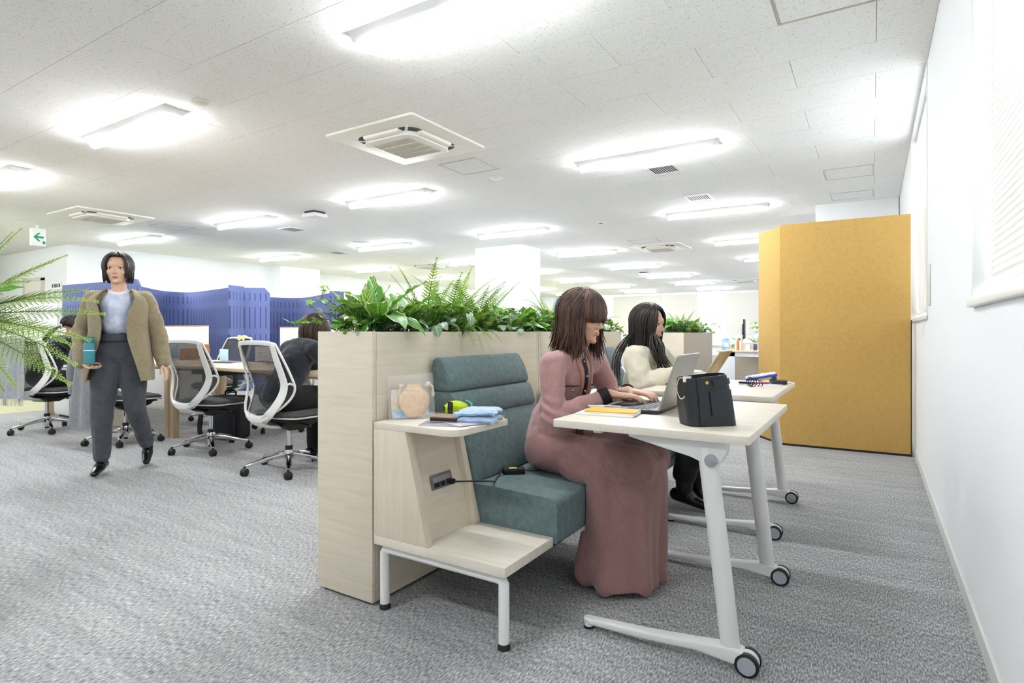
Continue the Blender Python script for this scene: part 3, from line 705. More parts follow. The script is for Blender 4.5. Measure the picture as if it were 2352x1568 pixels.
MB().lathe([(.045, .088), (.047, .091), (.047, .098), (.043, .102), (0, .102)], n=24).build('lid', plain('lid_white', '#f3f2f0', .3), cup, world=False, smooth=True)
MB().cyl((.0, 0, .08), (-.025, -.02, .165), .004, 10).build('straw', plain('straw_blue', '#c3cdf0', .4), cup, world=False, smooth=True)
# ================================================================ things on the bench end table
EZ = .6752
slab('leaflet', 'flat blue and cream leaflet under the brown box', 'leaflet', rot_rect(-1.30, 1.64, .15, .20, R(25)), EZ, EZ+.002, noisy('leaflet_blue', '#7d86b4', '#d9c9a6', 14, .5, 0), 0)
slab('leaflet', 'pale printed leaflet under the blue towel', 'leaflet', rot_rect(-1.215, 1.68, .13, .19, R(-20)), EZ+.0022, EZ+.0042, noisy('leaflet_pale', '#d9cbd0', '#b9b4c8', 22, .5, 0), 0)
slab('envelope', 'orange envelope sticking out from under the blue towel', 'envelope', rot_rect(-1.20, 1.755, .12, .07, R(25)), EZ+.0044, EZ+.0064, plain('envelope_orange', '#e3b877', .6), 0)
bx = thing('small_case', 'brown and black flat case beside the blue towel', 'case', (-1.30, 1.645, EZ+.0022), R(15))
for z0, z1, c_, nm in ((0, .005, '#a98f74', 'bottom'), (.0052, .016, '#17181a', 'middle'), (.0162, .021, '#9c846c', 'lid')):
    MB().prism(rrect(-.05, -.04, .05, .04, .003, 2), z0, z1).build(nm, plain('case'+c_, c_, .5), bx, world=False, bevel=.001)
lst = thing('lip_balm', 'black upright lip balm tube in front of the lime pouch', 'lip balm', (-1.355, 1.735, EZ))
MB().lathe([(.0095, 0), (.0095, .03), (.0090, .031)], n=16).build('barrel', BLACK, lst, world=False, smooth=True)
MB().lathe([(.0098, .0315), (.0098, .056), (.009, .058), (0, .058)], n=16).build('cap', BLACKG, lst, world=False, smooth=True)
# towel: folded, rounded layers
TOW = fabric('pale_blue_terry', '#9fbfe6', '#c3d9f3', 420, 1, .9, .4)
tw = thing('folded_towel', 'pale blue folded hand towel on the bench end table', 'towel', (-1.205, 1.705, EZ+.0215), R(20))
def tow(u, v, z0, h, s):
    x = (u-.5)*.15*s; y = (v-.5)*.12*s
    e = max(0, 1-(2*u-1)**4)*max(0, 1-(2*v-1)**4)
    return (x+.006*math.sin(9*v), y+.005*math.sin(8*u), z0+h*(.35+.65*e**.5)+.004*noise.noise((u*4, v*4, z0*90)))
mb = MB(); mb.grid(lambda u, v: tow(u, v, -.014, .016, 1.0), 16, 12, thick=.010); mb.build('lower_fold', TOW, tw, smooth=True, world=False, sharp=80)
mb = MB(); mb.grid(lambda u, v: Vector(tow(u, v, .004, .022, .92))+Vector((.004, .004, .006*u)), 16, 12, thick=.012); mb.build('upper_fold', TOW, tw, smooth=True, world=False, sharp=80)
mb = MB(); mb.tube([(-.07, -.055+.11*k/10, .004+.003*math.sin(k)) for k in range(11)], .011, 10); mb.build('fold_edge', TOW, tw, smooth=True, world=False)
# lime pouch with turquoise cord
LIME = noisy('lime_cloth', '#b7d321', '#cfe23e', 30, .8, .4)
lm = thing('drawstring_pouch', 'lime green drawstring pouch with turquoise cord', 'pouch', (-1.37, 1.785, EZ), R(60))
def pouch(u, v):
    a = 2*math.pi*u; r_ = .030*math.sin(math.pi*min(1, .06+.94*v))**.6*(1+.10*math.sin(7*a)*v)
    return (-.045+.10*v, r_*math.cos(a), .029+r_*.95*math.sin(a))
mb = MB(); mb.grid(pouch, 28, 14); mb.build('body', LIME, lm, smooth=True, world=False)
MB().tube(bez([(.03, -.03, .02), (.05, -.038, .035), (.06, -.02, .045), (.05, .01, .055), (.06, .03, .03), (.075, .02, .01), (.085, -.005, .004)], 6), .0022, 6).build('cord', plain('turquoise_cord', '#57c9b0', .7), lm, smooth=True, world=False)
# clear pouch leaning on the planter, holding a plush drawstring bag
pk = thing('clear_pouch', 'clear plastic pouch holding a peach cloth drawstring bag', 'pouch', (-1.450, 1.628, EZ), R(52))
CLRF, nt, b = base('clear_film', '#ffffff', .06)
b.inputs['Alpha'].default_value = .13
W_, H_ = .175, .16
def film(u, v, s): 
    return ((u-.5)*W_*(1-.03*v), s*.026*math.sin(math.pi*min(1, max(.02, v*.98)))**.5*math.cos((u-.5)*2.6)+.035*v, .002+H_*v+.012*(u-.5)*v)
for s_ in (-1, 1):
    mb = MB(); mb.grid(lambda u, v: film(u, v, s_), 14, 12); mb.build('film', CLRF, pk, smooth=True, world=False)
PEA = noisy('peach_plush', '#e2bd97', '#efd3b2', 60, .95, .5)
def plush(u, v):
    a = 2*math.pi*u; z = .008+.118*v; r_ = math.sin(math.pi*(.10+.80*v))**.6*(1-.42*max(0, min(1, (v-.70)/.2))+.25*max(0, (v-.9)/.1))
    return (.012+.058*r_*math.cos(a)+.004*math.sin(5*a)*v, .008+.030*v+.020*r_*math.sin(a), z)
mb = MB(); mb.grid(plush, 30, 14); mb.build('cloth_bag', PEA, pk, smooth=True, world=False)
MB().tube([(.012+.03*math.cos(a*.5), .034+.014*math.sin(a*.5), .105+.003*math.sin(a)) for a in range(0, 14)], .004, 8).build('rope', plain('cream_rope', '#e6d9bb', .9), pk, smooth=True, world=False)
for (ax, az, bx_, bz) in ((.055, .118, .085, .112), (-.03, .112, -.045, .082)):
    kn = MB(); kn.tube(bez([(ax, .03, az), ((ax+bx_)/2, .028, az+.008), (bx_, .03, bz)], 5), [.005]*3+[.009]*3+[.005]*3+[.004]*2, 8)
    for k in range(9): kn.tube([(bx_, .03, bz), (bx_+.006*math.cos(k), .03+.005*math.sin(k*2), bz-.028-.003*(k % 3))], [.0016, .0012], 5)
    kn.build('tassel', plain('cream_rope', '#e6d9bb', .9), pk, smooth=True, world=False)
MB().prism(rrect(-.07, .004, .066, .036, .002, 1), -.004, .004, 'y', Matrix.Translation((0, .012, 0))).build('blue_card', noisy('card_blue', '#4d97cf', '#d9e4ea', 40, .4, 0), pk, world=False)
MB().prism(rrect(-.072, .01, -.01, .11, .002, 1), -.001, .001, 'y', Matrix.Translation((0, .022, 0)) @ Matrix.Rotation(R(-12), 4, 'X')).build('yellow_card', noisy('card_yellow', '#e6c46a', '#f1ece0', 40, .4, 0), pk, world=False)
# ================================================================ power adapter and cables on sofa, bottle
ad = thing('power_adapter', 'black laptop power adapter with a yellow sticker on the first sofa', 'adapter', (-1.255, 2.03, .4165), R(38))
MB().prism(rrect(-.045, -.02, .045, .02, .004, 2), 0, .022).build('body', BLACK, ad, world=False, bevel=.003)
MB().box((-.02, -.014, .022), (.012, .006, .0226)).build('sticker', plain('sticker_yellow', '#d8e03a', .5), ad, world=False)
plug = OUTM @ Vector((.012, .034, -.012))
pts = [plug, plug+Vector((.03, 0, .002)), plug+Vector((.06, .08, -.01)), Vector((-1.20, 1.80, .44)), Vector((-1.24, 1.86, .4205)), Vector((-1.27, 1.93, .4205)), Vector((-1.285, 1.99, .425))]
o = MB().tube(bez(pts, 6), .0032, 7).build('charging_cable', BLACK, smooth=True); tag(o, 'black power cord from the outlet to the adapter on the sofa', 'cable')
MB().box((-.012, -.011, -.009), (.018, .011, .009), Matrix.Translation(plug)).build('plug', BLACK, o, bevel=.003)
MB().tube(bez([(-1.235, 2.065, .425), (-1.21, 2.09, .419), (-1.18, 2.11, .4205)], 5), .002, 6).build('output_lead', BLACK, o, smooth=True)
bt = thing('drink_bottle', 'blue labelled plastic drink bottle on the second bench end table', 'bottle', (-1.13, 2.80, .2705))
MB().lathe([(.028, 0), (.031, .004), (.031, .135), (.027, .155), (.013, .178), (.012, .19)], n=24).build('body', plain('bottle_clear', '#bfe4f0', .08), bt, world=False, smooth=True)
MB().lathe([(.0315, .03), (.0318, .032), (.0318, .14), (.0300, .147)], n=24).build('label', noisy('label_blue', '#0fa3dd', '#22b8ea', 12, .35, 0), bt, world=False, smooth=True)
MB().lathe([(.0135, .19), (.0145, .192), (.0145, .21), (.012, .213), (0, .213)], n=18).build('cap', WHITEP, bt, world=False, smooth=True)
def ring_text(s, parent, mat_, size, loc, rot, name='lettering'):
    c_ = bpy.data.curves.new(name, 'FONT'); c_.body = s; c_.size = size; c_.extrude = .0004; c_.align_x = 'CENTER'; c_.align_y = 'CENTER'; c_.resolution_u = 3
    o_ = bpy.data.objects.new('tmp', c_); col.objects.link(o_); dg = bpy.context.evaluated_depsgraph_get(); me = bpy.data.meshes.new_from_object(o_.evaluated_get(dg)); bpy.data.objects.remove(o_)
    me.materials.clear(); me.materials.append(mat_); t_ = link(name, me, parent); t_.location = loc; t_.rotation_euler = rot; return t_
cb = MB()
for k in range(5):
    ctr = Vector((-1.06, 2.79, .43)); r_ = .035+.004*k
    cb.tube([ctr+Vector((.012*k*.3+r_*math.cos(R(a))*.9, r_*math.cos(R(a))*.5, r_*.6*math.sin(R(a))+.01*k)) for a in range(0, 361, 24)], .0026, 6)
cb.tube(bez([(-1.06, 2.79, .43), (-1.05, 2.80, .36), (-1.06, 2.82, .30), (-1.04, 2.84, .275), (-1.0, 2.90, .274)], 6), .0026, 6)
o = cb.build('cable_bundle', BLACK, smooth=True); tag(o, 'bundle of looped black cable hanging by the blue bottle', 'cable')
o = MB().tube(bez([(-.99, 3.20, .4165), (-.955, 3.24, .412), (-.938, 3.25, .36), (-.936, 3.235, .32), (-.955, 3.12, .285), (-.975, 3.02, .275)], 6), .002, 6).build('thin_cable', BLACK, smooth=True); tag(o, 'thin black cable draped over the front of the second sofa', 'cable')
# ================================================================ office chairs
CUSH = fabric('charcoal_cushion', '#3d3d3f', '#525254', 300, .95, .3, .1)
MESHM, nt, b = base('woven_back_mesh', '#3d3d3f', .8)
out = nt.nodes['Material Output']; tr = node(nt, 'ShaderNodeBsdfTransparent'); mx = node(nt, 'ShaderNodeMixShader')
v = coords(nt, (1, 1, 1), which='UV'); ch_ = node(nt, 'ShaderNodeTexWave', wave_type='BANDS', bands_direction='X', i_Scale=22.0); nt.links.new(v, ch_.inputs['Vector'])
ch2 = node(nt, 'ShaderNodeTexWave', wave_type='BANDS', bands_direction='Y', i_Scale=22.0); nt.links.new(v, ch2.inputs['Vector'])
hole = mth(nt, 'MULTIPLY', mth(nt, 'GREATER_THAN', ch_.outputs['Fac'], .42), mth(nt, 'GREATER_THAN', ch2.outputs['Fac'], .42))
nt.links.new(mth(nt, 'MULTIPLY', hole, .5), mx.inputs[0]); nt.links.new(b.outputs[0], mx.inputs[1]); nt.links.new(tr.outputs[0], mx.inputs[2]); nt.links.new(mx.outputs[0], out.inputs[0])
FRW = plain('chair_white_frame', '#e9e9e6', .35)
REAR = [(-.262, .905, .190), (-.240, .82, .198), (-.205, .71, .208), (-.186, .63, .212), (-.200, .555, .200), (-.232, .48, .168), (-.250, .425, .122), (-.238, .390, .06)]
FRNT = [(-.250, .912, .208), (-.205, .81, .228), (-.150, .69, .240), (-.122, .61, .240), (-.140, .54, .220), (-.190, .475, .178), (-.238, .432, .128)]
def make_chair(mesh=True, arms=False):
    t = thing('office_chair', '', 'chair')
    # five-star base
    leg = MB(); leg.band([(0, .02, .115), (0, .10, .108), (0, .22, .082), (0, .295, .066)], (1, 0, 0), [.046, .040, .030, .026], [.040, .032, .024, .018])
    lm_ = leg.mesh('base_leg', bevel=.006, seg=2, ang=30); lm_.materials.append(CHROME)
    cs = MB()
    for s_ in (-1, 1): cs.lathe([(.022, -.007), (.027, -.004), (.027, .004), (.022, .007)], n=16, M=Matrix.Translation((s_*.0125, .0, .027)) @ Matrix.Rotation(R(90), 4, 'Y'))
    cs.lathe([(.024, -.006), (.024, .006)], n=14, M=Matrix.Translation((0, 0, .030)) @ Matrix.Rotation(R(90), 4, 'Y')).cyl((0, 0, .04), (0, 0, .066), .008, 10)
    cm_ = cs.mesh('caster', smooth=True); cm_.materials.append(BLACK)
    for k in range(5):
        o = link('base_leg', lm_, t); o.rotation_euler = (0, 0, k*2*math.pi/5+R(18))
        o2 = link('caster', cm_, t); a = k*2*math.pi/5+R(18); o2.location = (-math.sin(a)*.300, math.cos(a)*.300, 0); o2.rotation_euler = (0, 0, a+R(40))
    MB().lathe([(.022, .045), (.022, .075), (.034, .080), (.037, .135), (.030, .15)], n=20).build('hub', CHROME, t, smooth=True, world=False, sharp=40)
    MB().lathe([(.026, .15), (.026, .175), (.022, .178)], n=18).build('hub_collar', BLACK, t, smooth=True, world=False)
    MB().lathe([(.017, .175), (.017, .30)], n=18).build('gas_column', CHROME, t, smooth=True, world=False)
    MB().lathe([(.018, .028), (.018, .05)], n=14).build('column_foot', BLACK, t, smooth=True, world=False)
    MB().prism([(-.12, .335), (-.06, .30), (.05, .295), (.17, .33), (.21, .372), (-.10, .372)], -.10, .10, 'x').build('mechanism', BLACK, t, bevel=.012, world=False)
    MB().tube([(.10, .02, .345), (.19, .03, .335), (.205, .03, .335)], [.006, .006, .014], 8).build('lever', BLACK, t, smooth=True, world=False)
    # seat
    def outl(k, n, gx=0, gy=0):
        a = 2*math.pi*k/n; ca, sa = math.cos(a), math.sin(a); q = (abs(ca)**3.2+abs(sa)**3.2)**(-1/3.2)
        return ((.225+gx)*ca*q, .03+(.225+gy)*sa*q)
    def seat_slab(z0, z1, dome, gx, nm, mat_, droop=.03):
        mb = MB(); n = 36; rings = [(z0, gx-.012), (z0+.004, gx), ((z0+z1)/2, gx+.004), (z1-.006, gx-.004), (z1, gx-.02), (z1+dome*.6, gx-.08), (z1+dome, gx-.16)]
        for z, g_ in rings:
            for k in range(n):
                x, y = outl(k, n, g_, g_); mb.v.append(Vector((x, y, z-droop*max(0, (y-.12)/.15)**2+.010*max(0, (-y-.1)/.1))))
        for j in range(len(rings)-1):
            for k in range(n): mb.f.append([j*n+k, j*n+(k+1) % n, (j+1)*n+(k+1) % n, (j+1)*n+k]); mb.mi.append(0)
        mb.f.append(list(range(n))[::-1]); mb.mi.append(0); mb.f.append([(len(rings)-1)*n+k for k in range(n)]); mb.mi.append(0)
        return mb.build(nm, mat_, t, smooth=True, world=False, sharp=75)
    seat_slab(.405, .435, .010, 0, 'seat', CUSH); seat_slab(.388, .4045, 0, .004, 'seat_trim', FRW); seat_slab(.366, .3875, 0, -.03, 'seat_pan', BLACK)
    # back: white rear frame
    fr = MB(); L = bez([(-w_, y, z) for y, z, w_ in REAR], 4); Rr = [Vector((-p.x, p.y, p.z)) for p in L]
    n = len(L); wd = [lerp(.034, .056, min(1, i/(n*.55))) for i in range(n)]
    sd = (1, .35, 0)
    fr.band(L, (1, -.5, 0), wd, .014); fr.band(Rr, (1, .5, 0), wd, .014)
    fr.band(bez([(-.203, -.255, .893), (-.18, -.268, .915), (-.09, -.276, .922), (0, -.278, .923), (.09, -.276, .922), (.18, -.268, .915), (.203, -.255, .893)], 4), (0, 0, 1), .032, .016)
    fr.band(bez([(-.126, -.249, .43), (-.065, -.262, .402), (0, -.266, .397), (.065, -.262, .402), (.126, -.249, .43)], 4), (0, 0, 1), .040, .016)
    fr.band(bez([(0, -.262, .405), (0, -.25, .375), (0, -.20, .345), (0, -.12, .33), (0, -.03, .325)], 4), (1, 0, 0), [.13, .13, .13, .13, .125, .12, .12, .12, .115, .11, .11, .11, .11, .105, .10, .10, .10], .022)
    fr.build('back_frame', FRW, t, bevel=.004, seg=2, world=False)
    rim = MB(); L = bez([(-w_, y, z) for y, z, w_ in FRNT], 4); Rr = [Vector((-p.x, p.y, p.z)) for p in L]
    loop = L[::-1] + bez([(-.19, -.258, .92), (0, -.268, .926), (.19, -.258, .92)], 5) + Rr
    rim.tube(loop, .0085, 8); rim.tube(bez([(-.128, -.238, .432), (0, -.25, .415), (.128, -.238, .432)], 5), .0085, 8)
    rim.build('mesh_rim', FRW, t, smooth=True, world=False)
    for s_ in (-1, 1):
        cn = MB(); cn.tube([(s_*.212, -.19, .63), (s_*.226, -.15, .645), (s_*.238, -.126, .63)], .008, 8); cn.build('lumbar_link', FRW, t, smooth=True, world=False)
    tabw = [(z, w_) for y, z, w_ in FRNT[::-1]]; taby = [(z, y) for y, z, w_ in FRNT[::-1]]
    mb = MB()
    def mf(u, v):
        z = lerp(.434, .918, v); hw = interp(tabw, z)-.004; x = (2*u-1)*hw
        return (x, interp(taby, z)-.022*(1-(2*u-1)**2), z)
    mb.grid(mf, 12, 20); mb.build('back_mesh', MESHM, t, smooth=True, world=False)
    if arms:
        for s_ in (-1, 1):
            MB().band([(s_*.20, 0, .35), (s_*.265, 0, .40), (s_*.27, 0, .58)], (0, 1, 0), .05, .02).build('arm_post', BLACK, t, bevel=.004, world=False)
            MB().prism(rrect(-.04, -.11, .04, .12, .035, 4), .58, .605, M=Matrix.Translation((s_*.27, .02, 0))).build('arm_pad', BLACK, t, bevel=.008, world=False)
    return t
CH = make_chair(); CHA = make_chair(arms=True)
def put(ch, x, y, rz, lb, first=False, group='white framed mesh office chairs'):
    o = ch if first else copy_tree(ch); o.location = (x, y, 0); o.rotation_euler = (0, 0, R(rz)); tag(o, lb, 'chair', group); return o
chA = put(CH, -3.58, 2.70, -2, 'white framed office chair under the woman with long loose hair', True)
chB = put(CH, -4.75, 2.81, 8, 'empty white framed office chair second from the planter')
chC = put(CH, -5.74, 2.60, 3, 'white framed office chair with the grey coat, behind the walking woman')
chL = put(CH, -7.05, 2.47, 24, 'white framed office chair with the grey scarf at the far left')
put(CHA, -6.22, 3.78, 184, 'white framed office chair across the desk, behind the empty chair', True)
put(CHA, -5.12, 3.80, 176, 'white framed office chair across the desk, behind the bent woman')
# ================================================================ desks on the left
def desk(x0, x1, y0, y1, lb, mat_=OAK, z=.70):
    t = thing('office_desk', lb, 'desk', ((x0+x1)/2, (y0+y1)/2, 0), 0, 'office desks')
    MB().box((x0, y0, z-.028), (x1, y1, z)).build('desk_top', mat_, t, bevel=.002)
    for x in (x0+.035, x1-.035):
        for y in (y0+.16, y1-.10): MB().box((x-.03, y-.03, 0), (x+.03, y+.03, z-.0285)).build('leg', mat_, t, bevel=.002)
    MB().box((x0+.07, y1-.12, z-.12), (x1-.07, y1-.10, z-.0285)).build('apron', mat_, t)
    MB().box((x0+.5, y0+.06, z-.075), (x0+.95, y0+.4, z-.0285)).build('cable_tray', BLACK, t, bevel=.004)
    return t
desk(-5.62, -2.95, 2.79, 3.52, 'light oak office desk right of the walking woman')
desk(-8.35, -5.645, 2.79, 3.52, 'light oak office desk behind the walking woman')
# white low partitions with wood caps
def lowwall(x0, x1, y, zt, lb, th=.05):
    t = thing('low_partition', lb, 'partition', ((x0+x1)/2, y, 0), 0, 'white low partitions')
    MB().box((x0, y, 0), (x1, y+th, zt-.012)).build('board', plain('partition_white', '#eeeeee', .5), t, bevel=.002)
    MB().box((x0, y-.004, zt-.012), (x1, y+th+.004, zt)).build('wood_cap', wood('cap_wood', '#c99a6a', '#d8ae80', (2, 10, 2)), t, bevel=.002)
lowwall(-11.7, -6.72, 3.9, 1.072, 'long white low partition with a wood cap behind the left desks')
lowwall(-6.03, -3.9, 4.42, 1.055, 'short white low partition with a wood cap behind the bent woman')
t = thing('white_cabinet', 'plain white cabinet at the left edge behind the fern', 'cabinet', (-13.0, 4.2, 0))
MB().box((-14.6, 3.95, .05), (-12.0, 4.35, 1.5)).build('body', plain('cabinet_white', '#ececea', .5), t, bevel=.003)
for k in range(4): MB().box((-14.58+k*.65, 3.938, .07), (-13.96+k*.65, 3.9495, 1.48)).build('door', plain('cabinet_white', '#ececea', .5), t, bevel=.002)
MB().box((-14.6, 3.97, 0), (-12.0, 4.33, .05)).build('plinth', DGREY, t)
t = thing('pedestal_cabinet', 'white drawer pedestal under the desk by the left chair', 'cabinet', (-8.0, 3.1, 0))
MB().box((-8.2, 2.95, .03), (-7.78, 3.4, .58)).build('body', plain('cabinet_white', '#ececea', .5), t, bevel=.003)
for k in range(3): MB().box((-8.19, 2.938, .05+k*.18), (-7.79, 2.9495, .215+k*.18)).build('drawer', plain('cabinet_white', '#ececea', .5), t, bevel=.002)
MB().box((-8.17, 2.98, 0), (-7.81, 3.37, .03)).build('plinth', BLACK, t)
# ================================================================ blue felt screens
m, nt, b = base('blue_felt', '#5a66a8', .95)
v = coords(nt, which='UV'); sx = node(nt, 'ShaderNodeSeparateXYZ'); nt.links.new(v, sx.inputs[0])
def gate(lo, hi): return mth(nt, 'MULTIPLY', mth(nt, 'GREATER_THAN', sx.outputs[1], lo), mth(nt, 'LESS_THAN', sx.outputs[1], hi))
zone = mth(nt, 'ADD', mth(nt, 'ADD', gate(1.53, 1.66), gate(1.05, 1.42)), mth(nt, 'ADD', gate(.55, .95), gate(.1, .45)))
fr_ = mth(nt, 'FRACT', mth(nt, 'MULTIPLY', sx.outputs[0], 11.5)); slot = mth(nt, 'MULTIPLY', mth(nt, 'LESS_THAN', fr_, .22), zone)
fz = node(nt, 'ShaderNodeTexNoise', i_Scale=120.0, i_Detail=2); nt.links.new(coords(nt), fz.inputs['Vector'])
felt = ramp(nt, fz.outputs['Fac'], [(.35, '#5d6a9c'), (.65, '#737fb0')])
nt.links.new(mix(nt, slot, felt, srgb('#48527f')), b.inputs['Base Color'])
bump(nt, b, mth(nt, 'SUBTRACT', 1.0, slot), .8, .012); FELT = m
def felt_run(pts, zt, lb, seams=(), round_end=False, z0=.02):
    P = [pix(*p) for p in pts]; P = [Vector((p.x, p.y, 0)) for p in P]
    C_ = bez(P, 8); t = thing('felt_screen', lb, 'screen', tuple(C_[len(C_)//2]), 0, 'blue felt screens')
    cum = [0]
    for a, b_ in zip(C_, C_[1:]): cum.append(cum[-1]+(b_-a).length)
    L = cum[-1]; cuts = [0]+[s_*L for s_ in seams]+[L]
    def at(s_):
        for i in range(len(C_)-1):
            if s_ <= cum[i+1]+1e-6: return C_[i].lerp(C_[i+1], (s_-cum[i])/max(1e-6, cum[i+1]-cum[i]))
        return C_[-1]
    for a, b_ in zip(cuts, cuts[1:]):
        mb = MB(); n = max(4, int((b_-a)/.08)); g_ = 0.0
        base_i = 0
        def f(u, v):
            s_ = lerp(a+g_, b_-g_, u); p = at(s_); zz = zt
            if round_end and b_ > L-.01:
                r_ = .09; q = max(0, s_-(L-r_)); zz = zt-r_+math.sqrt(max(0, r_*r_-q*q))
            return (p.x, p.y, lerp(z0, zz, v))
        mb.grid(f, n, 2, thick=.035)
        for k in mb.uv: pass
        nn = len(mb.v)//2; W = n+1
        for k in range(len(mb.v)):
            u_ = (k % nn) % W / n; mb.uv[k] = (lerp(a, b_, u_), mb.v[k].z)
        mb.build('panel', FELT, t, smooth=True, sharp=40)
    for s_ in (.02, .98):
        p = at(s_*L); MB().box((p.x-.15, p.y-.02, 0), (p.x+.15, p.y+.02, .019)).build('foot', DGREY, t)
felt_run([(143, 655, 9.4), (208, 650, 8.95), (265, 645, 8.6), (318, 640, 8.24)], 1.75, 'blue felt screen at the left, behind the walking woman', (.36, .68), True)
felt_run([(322, 664, 9.6), (375, 668, 10.7), (435, 671, 11.1), (490, 665, 10.4), (528, 660, 9.87)], 1.75, 'long curved blue felt screen in the middle', (.15, .45, .8))
felt_run([(529, 656, 9.45), (543, 657, 9.62), (561, 661, 9.82)], 1.76, 'narrow blue felt screen panel bent toward the viewer', ())
felt_run([(560, 660, 9.92), (590, 660, 9.95), (620, 661, 10.05)], 1.75, 'short blue felt screen with a rounded corner', (), True)
felt_run([(600, 683, 12.4), (650, 684, 12.9), (700, 684, 12.8), (757, 673, 11.3)], 1.75, 'curved blue felt screen ending behind the ivy', (.4, .75))
felt_run([(760, 668, 10.8), (772, 668, 10.9), (790, 670, 11.0)], 1.76, 'blue felt screen panel half hidden by the ivy leaves', ())
# ================================================================ things on and under the left desks
DZ = .7003; V_ = Vector
def obox(name, label, cat, c, s, rz, mat_, bevel=.002, group=None):
    o = MB().prism(rrect(-s[0]/2, -s[1]/2, s[0]/2, s[1]/2, min(s[:2])*.06, 2), 0, s[2]).build(name, mat_, None, bevel=bevel); o.location = c; o.rotation_euler = (0, 0, R(rz)); return tag(o, label, cat, group)
def at_desk(u, v, z): # point on a horizontal plane z seen at pixel
    a = (u-1176)/FPX; bb = (V0-v)/FPX; t_ = (z-1)/bb; return Vector(((a*CY-SY)*t_, (a*SY+CY)*t_, z))
p = at_desk(388, 823, DZ)
box = thing('document_box', 'light blue box file standing on the desk by the walking woman', 'box file', (p.x, p.y, DZ), R(25))
MB().box((-.05, -.09, 0), (.05, .09, .004)).box((-.05, -.09, .004), (-.047, .09, .16)).box((.047, -.09, .004), (.05, .09, .11)).box((-.047, -.09, .004), (.047, -.087, .11)).box((-.047, .087, .004), (.047, .09, .16)).build('shell', plain('box_blue', '#a3d4f2', .5), box, world=False, bevel=.0008)
for k, (c_, h) in enumerate((('#f0efe8', .17), ('#e9b96f', .19), ('#3b3a6b', .21), ('#f6f6f6', .165))): MB().box((-.035+k*.02, -.08, .005), (-.03+k*.02, .08, h)).build('document', plain('doc'+c_, c_, .6), box, world=False)
for k, (u, v, w_, h, rz, lb, c_) in enumerate(((402, 831, .30, .21, 20, 'white papers spread on the desk in front of the coat chair', '#eef0f6'), (384, 832, .2, .12, 60, 'pink edged paper at the desk edge', '#f0d8d0'), (545, 833, .3, .21, -12, 'white sheet beside the navy folder', '#eef0f4'))):
    q = at_desk(u, v, DZ); obox('paper_sheet', lb, 'paper', (q.x, q.y+.05, DZ+.0002+.001*k), (w_, h, .0012), rz, plain('paper'+c_, c_, .7), 0)
q = at_desk(522, 832, DZ); obox('folder', 'navy blue folder on the desk between two chairs', 'folder', (q.x, q.y, DZ), (.31, .22, .009), 8, plain('folder_navy', '#343c63', .5))
q = V_((-4.55, 3.3, 0)); o = MB().tube(bez([(q.x-.15, q.y, DZ+.0035), (q.x-.05, q.y+.06, DZ+.0035), (q.x+.05, q.y-.02, DZ+.0035), (q.x+.15, q.y+.04, DZ+.0035)], 6), .0035, 6).build('cable', BLACK, smooth=True); tag(o, 'thin black cable lying on the desk beside the navy folder', 'cable')
q = at_desk(470, 824, DZ)
tr_ = thing('snack_jar', 'clear jar with orange lid seen through the empty chair back', 'jar', (q.x, q.y, DZ))
MB().lathe([(.045, 0), (.05, .005), (.05, .12), (.04, .135)], n=20).build('jar_body', plain('jar_brown', '#9a6a3a', .3), tr_, world=False, smooth=True)
MB().lathe([(.044, .136), (.046, .138), (.046, .16), (0, .162)], n=20).build('lid', plain('lid_orange', '#e0762a', .4), tr_, world=False, smooth=True)
q = at_desk(430, 826, DZ); obox('cardboard_box', 'small brown cardboard box on the desk by the blue box file', 'box', (q.x, q.y+.02, DZ), (.16, .1, .12), 15, plain('cardboard', '#b98a5c', .8))
q = V_((-5.6, 3.35, 0)); obox('acrylic_stand', 'pale blue clear stand on the desk behind the empty chair', 'stand', (q.x, q.y+.1, DZ), (.14, .008, .12), 0, plain('pale_blue_clear', '#b7dcec', .15))
# floral tote and yellow cloth on the chairs across
o = MB().prism(rrect(-.14, -.02, .14, .02, .015, 3), 0, .15).build('floral_tote', None or noisy('floral_cloth', '#f2f0ee', '#d08a86', 34, .8, 0, lo=.62, hi=.68), None, bevel=.01, seg=3); o.location = (-5.12, 3.58, .7003); tag(o, 'white floral cloth bag standing on the desk behind the bent woman', 'bag')
mb = MB(); mb.grid(lambda u, v: (-6.30+.16*u+.02*math.sin(9*v), lerp(4.02, 4.10, v), .905+.045*math.sin(math.pi*v)**.6+.01*math.sin(11*u)), 10, 8, thick=.006); o = mb.build('cloth', plain('cream_cloth', '#e4d2a4', .9), None, smooth=True); tag(o, 'cream cloth hanging on top of a chair across the desk', 'cloth')
# backpack and beige bag under the desk
bp = thing('backpack', 'black backpack leaning under the desk behind the empty chair', 'backpack', (-5.12, 3.22, 0), R(20))
NAVYB = fabric('black_nylon', '#17181c', '#26282e', 300, .8, .2, 0)
MB().prism(rrect(-.16, -.10, .16, .10, .05, 5), .005, .40).build('body', NAVYB, bp, world=False, bevel=.03, seg=3)
MB().prism(rrect(-.13, -.14, .13, -.09, .02, 3), .04, .24).build('front_pocket', NAVYB, bp, world=False, bevel=.015, seg=3)
MB().tube(bez([(-.05, 0, .38), (-.05, 0, .44), (.05, 0, .44), (.05, 0, .38)], 6), .008, 8).build('handle', NAVYB, bp, world=False, smooth=True)
MB().band(bez([(-.17, -.02, .36), (-.24, -.08, .25), (-.25, -.10, .08), (-.22, -.1, .01)], 6), (1, 0, 0), .05, .008).build('strap', NAVYB, bp, world=False, bevel=.002)
bb_ = thing('canvas_bag', 'slumped beige canvas bag on the floor under the left desk', 'bag', (-6.85, 3.05, 0), R(10))
BEI = noisy('beige_canvas', '#b9b09c', '#d2cab8', 50, .9, .3)
